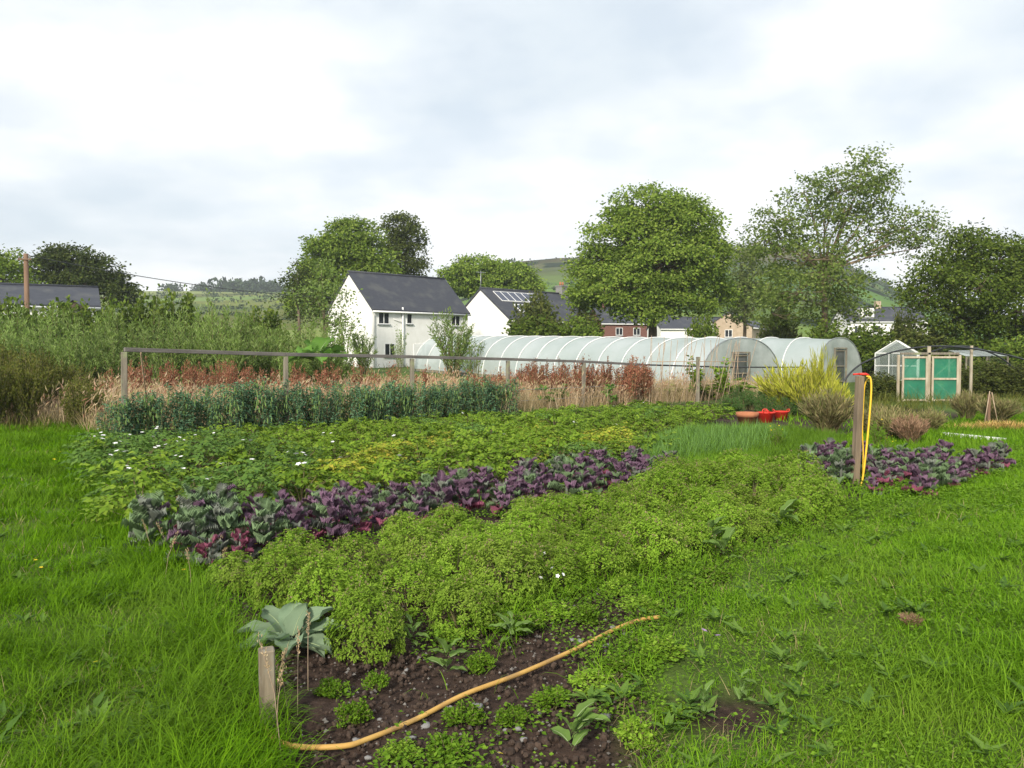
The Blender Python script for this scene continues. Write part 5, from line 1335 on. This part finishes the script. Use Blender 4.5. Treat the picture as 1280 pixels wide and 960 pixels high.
def meadow():
    r = np.random.default_rng(74); mb = MB(); N = 80000
    y = sample_y(N, 16.5, 42, 0.2, r); x = r.uniform(-0.66, 0.42, N) * y
    n_ = x * NRM.x + y * NRM.y
    k = (n_ > 17.9) & ~((x < edge_l(np.minimum(y, 18.5)) - 0.2) & (y < 19.5)); x, y = x[k], y[k]; n = len(x)
    t_ = vnoise(x, y, 0.6, 91)
    L_ = (0.45 + 0.55 * t_) * r.uniform(0.6, 1.2, n)
    blades(mb, x, y, L_, 0.012 * np.maximum(1, y / 24), r, 0.30, BLADE)
    hn = n // 3                                        # seed heads near the tops
    z = G(x[:hn], y[:hn]) + L_[:hn] * r.uniform(0.6, 1.02, hn)
    mb.scatter(*DIA, np.stack([x[:hn] + r.normal(0, 0.08, hn), y[:hn], z], 1), unit(r.normal(0, 0.5, (hn, 3)) + [0.35, 0, 1]), rdir(hn, -0.3, 0.3, r), r.uniform(0.10, 0.2, hn), r.uniform(0.02, 0.04, hn))
    m2 = MB(); hn = 9000
    q = r.choice(n, hn, replace=False)
    m2.scatter(*DIA, np.stack([x[q] + r.normal(0, 0.1, hn), y[q], G(x[q], y[q]) + L_[q] * r.uniform(0.7, 1.25, hn)], 1), unit(r.normal(0, 0.5, (hn, 3)) + [0.3, 0, 1]), rdir(hn, -0.3, 0.3, r), r.uniform(0.10, 0.22, hn), r.uniform(0.02, 0.045, hn))
    tag(m2.build('meadow_seed_foliage', MATS['seed_head']), 'pinkish-brown seed heads above the dry meadow grass', 'seed heads', kind='stuff')
    tag(mb.build('meadow_grass', MATS['dry_grass']), 'dry tan seeding grass of the meadow behind the rail', 'grass', kind='stuff')
    mb = MB(); N = 60000                                # rough green growth farther back and at the sides
    y = sample_y(N, 18, 75, -0.1, r); x = r.uniform(-0.7, 0.7, N) * y
    n_ = x * NRM.x + y * NRM.y
    k = (n_ > 22) | (x > 0.42 * y) | (x < -0.50 * y); k &= ~((x > 0.5 * y) & (y > 18) & (y < 27)); k &= y < 40 + 35 * (vnoise(x, y, 0.05, 3) > 0.2)
    k &= ~((y > 36) & (x > -12) & (x < 18) & (y < 70))
    x, y = x[k], y[k]; n = len(x)
    blades(mb, x, y, (0.2 + 0.5 * vnoise(x, y, 0.5, 92)) * r.uniform(0.6, 1.2, n), 0.012 * np.maximum(1, y / 22), r, 0.4, BLADE)
    tag(mb.build('rough_grass', MATS['nettle']), 'rough olive grass round the far garden edges', 'grass', kind='stuff')
meadow()

def field_of(name, label, cat, poly_px, n, L_, W_, mat, lean, seed, tm=BLADE):
    r = np.random.default_rng(seed); P = [U(*q) for q in poly_px]; mb = MB()
    xs, ys = [p.x for p in P], [p.y for p in P]
    x = r.uniform(min(xs), max(xs), n * 4); y = r.uniform(min(ys), max(ys), n * 4); ins = np.zeros(len(x), bool); j = len(P) - 1
    for i in range(len(P)):
        c = ((ys[i] > y) != (ys[j] > y)) & (x < (xs[j] - xs[i]) * (y - ys[i]) / (ys[j] - ys[i] + 1e-9) + xs[i]); ins ^= c; j = i
    x, y = x[ins][:n], y[ins][:n]; m = len(x)
    blades(mb, x, y, L_ * r.uniform(0.6, 1.25, m), W_, r, lean, tm)
    return tag(mb.build(name, MATS[mat]), label, cat, kind='stuff')
field_of('onion_leaves', 'upright blue-green onion leaves in the patch beyond the kale', 'onions', [(800, 590), (950, 572), (985, 560), (960, 545), (860, 548), (800, 565)], 3600, 0.36, 0.015, 'onion', 0.18, 75)
field_of('feathery_crop_leaves', 'fine feathery bright green leaves mixed through the onion patch', 'crop', [(800, 590), (950, 572), (985, 560), (960, 540), (860, 543), (800, 562)], 9000, 0.27, 0.012, 'bright_grass', 0.4, 80)
field_of('sown_grass', 'patch of fine bright green leaves beside the onions', 'grass', [(940, 580), (1050, 575), (1056, 553), (985, 541), (940, 553)], 9000, 0.26, 0.012, 'bright_grass', 0.3, 76)
field_of('onion_edge_grass', 'bright grass along the near edge of the onions', 'grass', [(790, 600), (960, 590), (960, 575), (810, 580)], 4200, 0.22, 0.012, 'bright_grass', 0.35, 78)
field_of('path_grass', 'rough green path grass behind the kale patch and the hose post', 'grass', [(1040, 572), (1110, 566), (1180, 580), (1300, 585), (1330, 560), (1300, 535), (1180, 530), (1060, 545)], 16000, 0.16, 0.016, 'bank_blade', 0.4, 79)
field_of('back_lawn', 'mown lawn strip below the netted cage', 'grass', [(1195, 545), (1330, 555), (1330, 515), (1200, 516)], 16000, 0.10, 0.018, 'lawn_blade', 0.4, 77)

# ------------------------------------------------------------------ things on the ground
def curve(pts, n=8):
    P = [np.array(p, float) for p in pts]; P = [2 * P[0] - P[1]] + P + [2 * P[-1] - P[-2]]; out = []
    for i in range(1, len(P) - 2):
        for t in np.linspace(0, 1, n, endpoint=False):
            out.append(0.5 * (2 * P[i] + (P[i+1] - P[i-1]) * t + (2 * P[i-1] - 5 * P[i] + 4 * P[i+1] - P[i+2]) * t**2 + (3 * P[i] - P[i-1] - 3 * P[i+1] + P[i+2]) * t**3))
    return out + [P[-2]]

sk_ = U(334, 908)
st = thing('wooden_stake', 'short weathered square wooden stake at the corner of the bed', 'stake', sk_)
st_top = at(333, 811, sk_.y - 0.02) - sk_
MB().beam((0.005, 0, -0.15), (st_top.x, st_top.y, st_top.z), 0.068, 0.062, twist=0.35).build('shaft', MATS['stake_timber'], st)

hp_ = [(330, 915), (345, 930), (375, 938), (430, 940), (462, 929), (520, 903), (580, 876), (650, 848), (720, 815), (770, 790), (800, 781), (824, 777)]
hose = MB().tube(curve([tuple(U(a, b) + Vector((0, 0, 0.022 + 0.008 * math.sin(a)))) for a, b in hp_]), 0.0118, 10).build('garden_hose', MATS['hose_orange'])
tag(hose, 'orange-yellow garden hose lying across the bare soil', 'hose')

pb_ = U(1068, 604)
po = thing('hose_post', 'square timber post with red tap fitting at the end of the herb rows', 'post', pb_)
pt_ = at(1075, 470, pb_.y) - pb_
MB().beam((0, 0, -0.2), pt_, 0.085, 0.085, twist=0.3).build('shaft', MATS['brown_timber'], po)
tp = MB().tube([pt_ + Vector((-0.02, -0.02, 0.025)), pt_ + Vector((0.06, -0.03, 0.025)), pt_ + Vector((0.10, -0.03, 0.01))], [0.016, 0.017, 0.013], 10).tube([pt_ + Vector((-0.09, 0, 0.02)), pt_ + Vector((-0.02, -0.015, 0.025))], 0.012, 8)
tp.build('tap_fitting', MATS['red_plastic'], po)
def hq(a, b, dd): return tuple(at(a, b, pb_.y + dd))
h2_ = MB().tube(curve([hq(1083, 470, -0.03), hq(1088, 473, -0.04), hq(1089, 490, -0.06), hq(1086, 530, -0.08), hq(1082, 570, -0.1), hq(1078, 600, -0.12), hq(1074, 612, -0.15)]), 0.0125, 8).build('yellow_hose', MATS['hose_yellow'])
tag(h2_, 'bright yellow hose hanging down from the tap on the post', 'hose')
h3_ = MB().tube(curve([hq(1086, 472, 0.06), hq(1081, 482, 0.08), hq(1079, 510, 0.1), hq(1078, 540, 0.1), hq(1079, 566, 0.1), hq(1078, 606, 0.05)]), 0.0085, 8).build('yellow_hose', MATS['hose_yellow'])
tag(h3_, 'thinner yellow hose hanging just behind the other against the post', 'hose')

def lathe(prof, n=28):
    V = [(r_ * math.cos(6.28318 * k / n), r_ * math.sin(6.28318 * k / n), z) for (r_, z) in prof for k in range(n)]
    return MB().add(V, [(i * n + k, i * n + (k + 1) % n, (i + 1) * n + (k + 1) % n, (i + 1) * n + k) for i in range(len(prof) - 1) for k in range(n)], 0, True)
q = U(934, 533)
pt = thing('terracotta_pot', 'terracotta pot beside the red tubs', 'pot', q, 0, None, 1.2)
lathe([(0.0, 0.0), (0.15, 0.0), (0.205, 0.20), (0.225, 0.20), (0.23, 0.29), (0.21, 0.29), (0.19, 0.22), (0.0, 0.22)]).build('body', MATS['terracotta'], pt)
lathe([(0.0, 0.235), (0.195, 0.235)]).build('compost', MATS['bark'], pt)
for (px, py, s, lab) in ((957, 528, 0.9, 'red plastic tub next to the terracotta pot'), (976, 525, 0.8, 'red plastic tub farther from the terracotta pot')):
    q = U(px, py); tb = thing('red_tub', lab, 'tub', q, rp.uniform(0, 3), None, s)
    lathe([(0.0, 0.0), (0.19, 0.0), (0.25, 0.27), (0.275, 0.28), (0.275, 0.30), (0.245, 0.30), (0.185, 0.03), (0.0, 0.03)]).build('body', MATS['red_plastic'], tb)
    for sg in (-1, 1): MB().tube(curve([(sg * 0.25, -0.08, 0.29), (sg * 0.29, -0.05, 0.36), (sg * 0.29, 0.05, 0.36), (sg * 0.25, 0.08, 0.29)], 4), 0.014, 6).build('handle', MATS['red_plastic'], tb)
q = U(147, 574); bk = thing('grey_bucket', 'dark grey bucket standing below the corner post', 'bucket', q, 0.4)
lathe([(0.0, 0.0), (0.13, 0.0), (0.165, 0.24), (0.175, 0.25), (0.175, 0.265), (0.155, 0.265), (0.12, 0.02), (0.0, 0.02)]).build('body', MATS['grey_bucket'], bk)
MB().tube(curve([(-0.17, 0, 0.25), (-0.12, -0.12, 0.26), (0, -0.19, 0.265), (0.12, -0.12, 0.26), (0.17, 0, 0.25)], 4), 0.005, 6).build('handle', MATS['metal_grey'], bk)

k0, k1 = U(1178, 545), U(1258, 553)
bd = MB().beam(k0 + Vector((0, 0, 0.03)), k1 + Vector((0, 0, 0.03)), 0.10, 0.10).build('edging_board', MATS['white_trim'])
tag(bd, 'pale white edging board lying along the back lawn', 'board')
q = U(1252, 538)
r = np.random.default_rng(88); n = 2600
sx = r.normal(0, 0.55, n); sy = r.normal(0, 0.35, n); sz = 0.16 * np.exp(-(sx / 0.8) ** 2 - (sy / 0.5) ** 2) * r.uniform(0, 1, n)
leaf_mat('straw_leaf', [(0.42, 0.27, 0.08), (0.6, 0.42, 0.16)], 0.2)
sp2 = MB().scatter(*BLADE, np.stack([sx + q.x, sy + q.y, sz + q.z], 1), rdir(n, -0.1, 0.25, r), (0, 0, 1), r.uniform(0.15, 0.3, n), 0.012).build('straw_foliage', MATS['straw_leaf'])
tag(sp2, 'scattered heap of golden straw on the back lawn', 'straw', kind='stuff')
q = U(1236, 532)
tri = thing('cane_tripod', 'small tripod of canes round a dark stake on the back lawn', 'stake', q)
for (a, b) in ((-0.18, -0.1), (0.2, -0.08), (0.02, 0.2)): MB().tube([(a, b, -0.05), (a * 0.15 + 0.02, b * 0.15, at(1236, 490, q.y).z - q.z + 0.1 * b)], 0.012, 5).build('cane', MATS['cane'], tri)
MB().beam((0.0, 0.02, -0.1), (0.01, 0.03, at(1236, 493, q.y).z - q.z), 0.06, 0.06).build('shaft', MATS['pole_wood'], tri)

# stones on the soil
def stone_mesh(seed):
    r = np.random.default_rng(seed); V, Fc = [], []
    nu, nv = 8, 5
    for i in range(nv + 1):
        th = math.pi * i / nv
        for k in range(nu):
            a = 6.283 * k / nu; rr = 1 + 0.22 * math.sin(3 * a + seed) * math.sin(th) + r.normal(0, 0.07)
            V.append((rr * math.sin(th) * math.cos(a), 0.75 * rr * math.sin(th) * math.sin(a), 0.45 * rr * math.cos(th)))
    for i in range(nv):
        for k in range(nu): Fc.append((i * nu + k, (i + 1) * nu + k, (i + 1) * nu + (k + 1) % nu, i * nu + (k + 1) % nu))
    return MB().add(V, Fc, 0, True).mesh('stone', [MATS['stone']])
STN = [stone_mesh(k) for k in range(4)]
SG = 'grey stones lying on the soil by the hose'
for i, (px, py, s) in enumerate(((533, 908, 0.027), (512, 926, 0.030), (445, 926, 0.020), (560, 884, 0.024), (597, 885, 0.032), (570, 900, 0.028), (725, 802, 0.024), (758, 808, 0.028), (767, 785, 0.024), (715, 800, 0.02), (648, 912, 0.022), (654, 925, 0.018), (780, 793, 0.018), (632, 913, 0.016), (508, 838, 0.015), (475, 900, 0.016), (460, 948, 0.02), (595, 882, 0.02), (548, 935, 0.018), (757, 897, 0.03), (560, 802, 0.012))):
    q = U(px, py); o = obj('stone', STN[i % 4], None, q + Vector((0, 0, s * 0.15)), (rp.uniform(-0.3, 0.3), rp.uniform(-0.3, 0.3), rp.uniform(0, 6)), s)
    tag(o, 'small grey stone on the bare soil round the orange hose', 'stone', SG)
def grit():
    r = np.random.default_rng(90); mb = MB(); n = 1100
    y = sample_y(n, 2.8, 6.2, -0.4, r); a, b = edge_l(y) + 0.1, edge_r(y) - 0.05; x = a + (b - a) * r.uniform(0, 1, n)
    z = G(x, y) + 0.008
    T = ([(1, 0, 0), (-0.5, 0.87, 0), (-0.5, -0.87, 0), (0, 0, 0.8), (0, 0, -0.6)], [(0, 1, 3), (1, 2, 3), (2, 0, 3), (1, 0, 4), (2, 1, 4), (0, 2, 4)])
    s = r.uniform(0.003, 0.011, n) * r.choice([1, 1, 1, 1.6], n)
    mb.scatter(*T, np.stack([x, y, z], 1), rdir(n, -0.3, 0.3, r), (0, 0, 1), s, s * 0.9)
    solid('grit_stone', (0.20, 0.185, 0.17), (0.10, 0.09, 0.08), 0.9, 20)
    tag(mb.build('gravel', MATS['grit_stone']), 'small grit and pebbles strewn over the soil', 'gravel', kind='stuff')
    mb = MB(); n = 4200                                  # crumbly clods
    g = (1 + 5 ** 0.5) / 2
    iv = unit(np.array([(-1, g, 0), (1, g, 0), (-1, -g, 0), (1, -g, 0), (0, -1, g), (0, 1, g), (0, -1, -g), (0, 1, -g), (g, 0, -1), (g, 0, 1), (-g, 0, -1), (-g, 0, 1)], float)) * r.uniform(0.75, 1.2, (12, 1))
    T = (iv, [(0, 11, 5), (0, 5, 1), (0, 1, 7), (0, 7, 10), (0, 10, 11), (1, 5, 9), (5, 11, 4), (11, 10, 2), (10, 7, 6), (7, 1, 8), (3, 9, 4), (3, 4, 2), (3, 2, 6), (3, 6, 8), (3, 8, 9), (4, 9, 5), (2, 4, 11), (6, 2, 10), (8, 6, 7), (9, 8, 1)])
    y = sample_y(n, 2.8, 6.5, -0.4, r); a, b = edge_l(y) + 0.1, edge_r(y) - 0.1; x = a + (b - a) * r.uniform(0, 1, n)
    s = r.uniform(0.004, 0.012, n) * r.choice([1, 1, 1, 1.8], n)
    mb.scatter(*T, np.stack([x, y, G(x, y) + 0.006], 1), rdir(n, -0.5, 0.5, r), rdir(n, 0, 1, r), s, s)
    solid('clod', (0.075, 0.05, 0.037), (0.03, 0.02, 0.015), 0.95, 30, bump=0.4)
    tag(mb.build('soil_rubble', MATS['clod']), 'dark crumbly soil clods on the bed', 'soil', kind='stuff')
grit()

# seed stems and flowers in the turf
def seed_stem(px, py, h, lab, seed, grp):
    r = np.random.default_rng(seed); q = U(px, py); o = thing('seed_stem', lab, 'grass stem', q, r.uniform(0, 6), grp)
    tip = np.array([r.uniform(-0.12, 0.12), r.uniform(-0.1, 0.1), h])
    MB().tube([(0, 0, -0.02), tip * [0.3, 0.3, 0.55], tip], [0.0022, 0.0018, 0.0012], 4, cap=False).build('stalk', MATS['cane'], o)
    n = 40; t = r.uniform(0.72, 1.02, n)
    MB().scatter(*DIA, tip * t[:, None] * np.stack([t, t, np.ones(n)], 1) + r.normal(0, 0.005, (n, 3)), unit(r.normal(0, 0.4, (n, 3)) + [0, 0, 1]), rdir(n, -1, 1, r), 0.016, 0.005).build('seed_foliage', MATS['dry_grass'], o)
for i, (px, py, h) in enumerate(((352, 945, 0.46), (362, 900, 0.34), (372, 895, 0.36), (345, 925, 0.3), (385, 860, 0.36), (178, 690, 0.26), (190, 705, 0.32), (205, 730, 0.36), (228, 660, 0.30), (235, 655, 0.36), (260, 715, 0.26), (275, 730, 0.26), (212, 700, 0.30), (345, 880, 0.30), (195, 640, 0.25), (165, 620, 0.25), (240, 745, 0.3))):
    seed_stem(px, py, h, 'dry tan grass stem with a seed head at the bed edge' if px < 300 else 'dry tan grass stem standing close to the wooden stake', 900 + i, 'seed stems along the bed edge' if px < 300 else 'seed stems by the stake')
for i, (px, py) in enumerate(((52, 732), (45, 722), (230, 735), (75, 575), (68, 585), (43, 720), (625, 957), (320, 700), (120, 860))):
    q = U(px, py); o = obj('buttercup', FLOWER['yellow_petal'], None, q + Vector((0, 0, 0.13 if py < 950 else 0.05)), (rp.uniform(-0.4, 0.1), 0, rp.uniform(0, 6)), 0.75 * max(1, q.y / 7))
    tag(o, 'small yellow flower open in the lawn grass', 'flower', 'yellow flowers in the turf')
for i, (px, py) in enumerate(((880, 815), (897, 822), (895, 640), (585, 668))):
    q = U(px, py); o = obj('clover_flower', FLOWER['mauve_petal'], None, q + Vector((0, 0, 0.12)), (rp.uniform(-0.4, 0.1), 0, rp.uniform(0, 6)), 0.9)
    tag(o, 'small mauve flower head above the green', 'flower', 'mauve flowers')
for i, (px, py) in enumerate(((690, 710), (697, 720), (676, 722), (704, 718), (704, 688), (680, 692))):
    q = U(px, py + 40); o = obj('daisy', FLOWER['white_petal'], None, at(px, py, q.y - 0.12), (0.9, 0, rp.uniform(0, 6)), 0.7)
    tag(o, 'tiny white flower on the face of the front herbs', 'flower', 'white flowers among the front herbs')

for (px, py, top, w, k, lab) in ((1145, 784, 768, 30, 1, 'small brown dead grass tuft on the bank'),):
    b = U(px, py); shrub('withered_tuft', lab, px, top, b.y, w, TUF[k], 0.8, 0.9, 'dry grass')

# low weed clumps between the herbs and the hose
CLU = [shrub_mesh(760 + k, m, 0.14, 0.30, 40, 24, 0.028, 'dome', 0.6) for k, m in enumerate(('clover', 'herb', 'clover'))]
for i, (px, py, w) in enumerate(((650, 790, 70), (690, 772, 60), (620, 782, 46), (735, 778, 50), (560, 800, 40), (600, 838, 44), (580, 905, 60), (500, 945, 60), (560, 948, 70), (690, 880, 60), (740, 862, 70), (640, 902, 50), (780, 838, 70), (830, 820, 70), (440, 905, 46), (470, 860, 36), (800, 760, 60), (850, 735, 60), (890, 725, 56), (770, 745, 40), (415, 870, 50), (840, 900, 60), (795, 930, 60))):
    b = U(px, py); c = at(px, 440, b.y)
    o = thing('weed_clump', 'low green weed clump on the soil ' + ('between the herbs and the hose' if py < 800 or (px < 500 and py < 900) else 'in front of the hose'), 'weed', b, rp.uniform(0, 6), 'low weed clumps round the hose', (w / F * b.y / 0.30, w / F * b.y / 0.30, rp.uniform(0.4, 0.8)))
    obj('foliage', CLU[i % 3][0], o); obj('stems', CLU[i % 3][1], o)

# ------------------------------------------------------------------ the air between here and the hills
def haze():
    m = bpy.data.materials.new('haze'); t, N, K = nodes(m)
    out, v = N('ShaderNodeOutputMaterial'), N('ShaderNodeVolumePrincipled')
    v.inputs['Color'].default_value = (0.86, 0.92, 1.0, 1); v.inputs['Density'].default_value = 0.00033; v.inputs['Anisotropy'].default_value = 0.2
    K(v.outputs[0], out.inputs['Volume'])
    o = MB().box((-1900, -450, -12), (1900, 2700, 110)).build('haze', m)
    tag(o, 'pale haze over the far slopes', 'haze', kind='stuff')
haze()
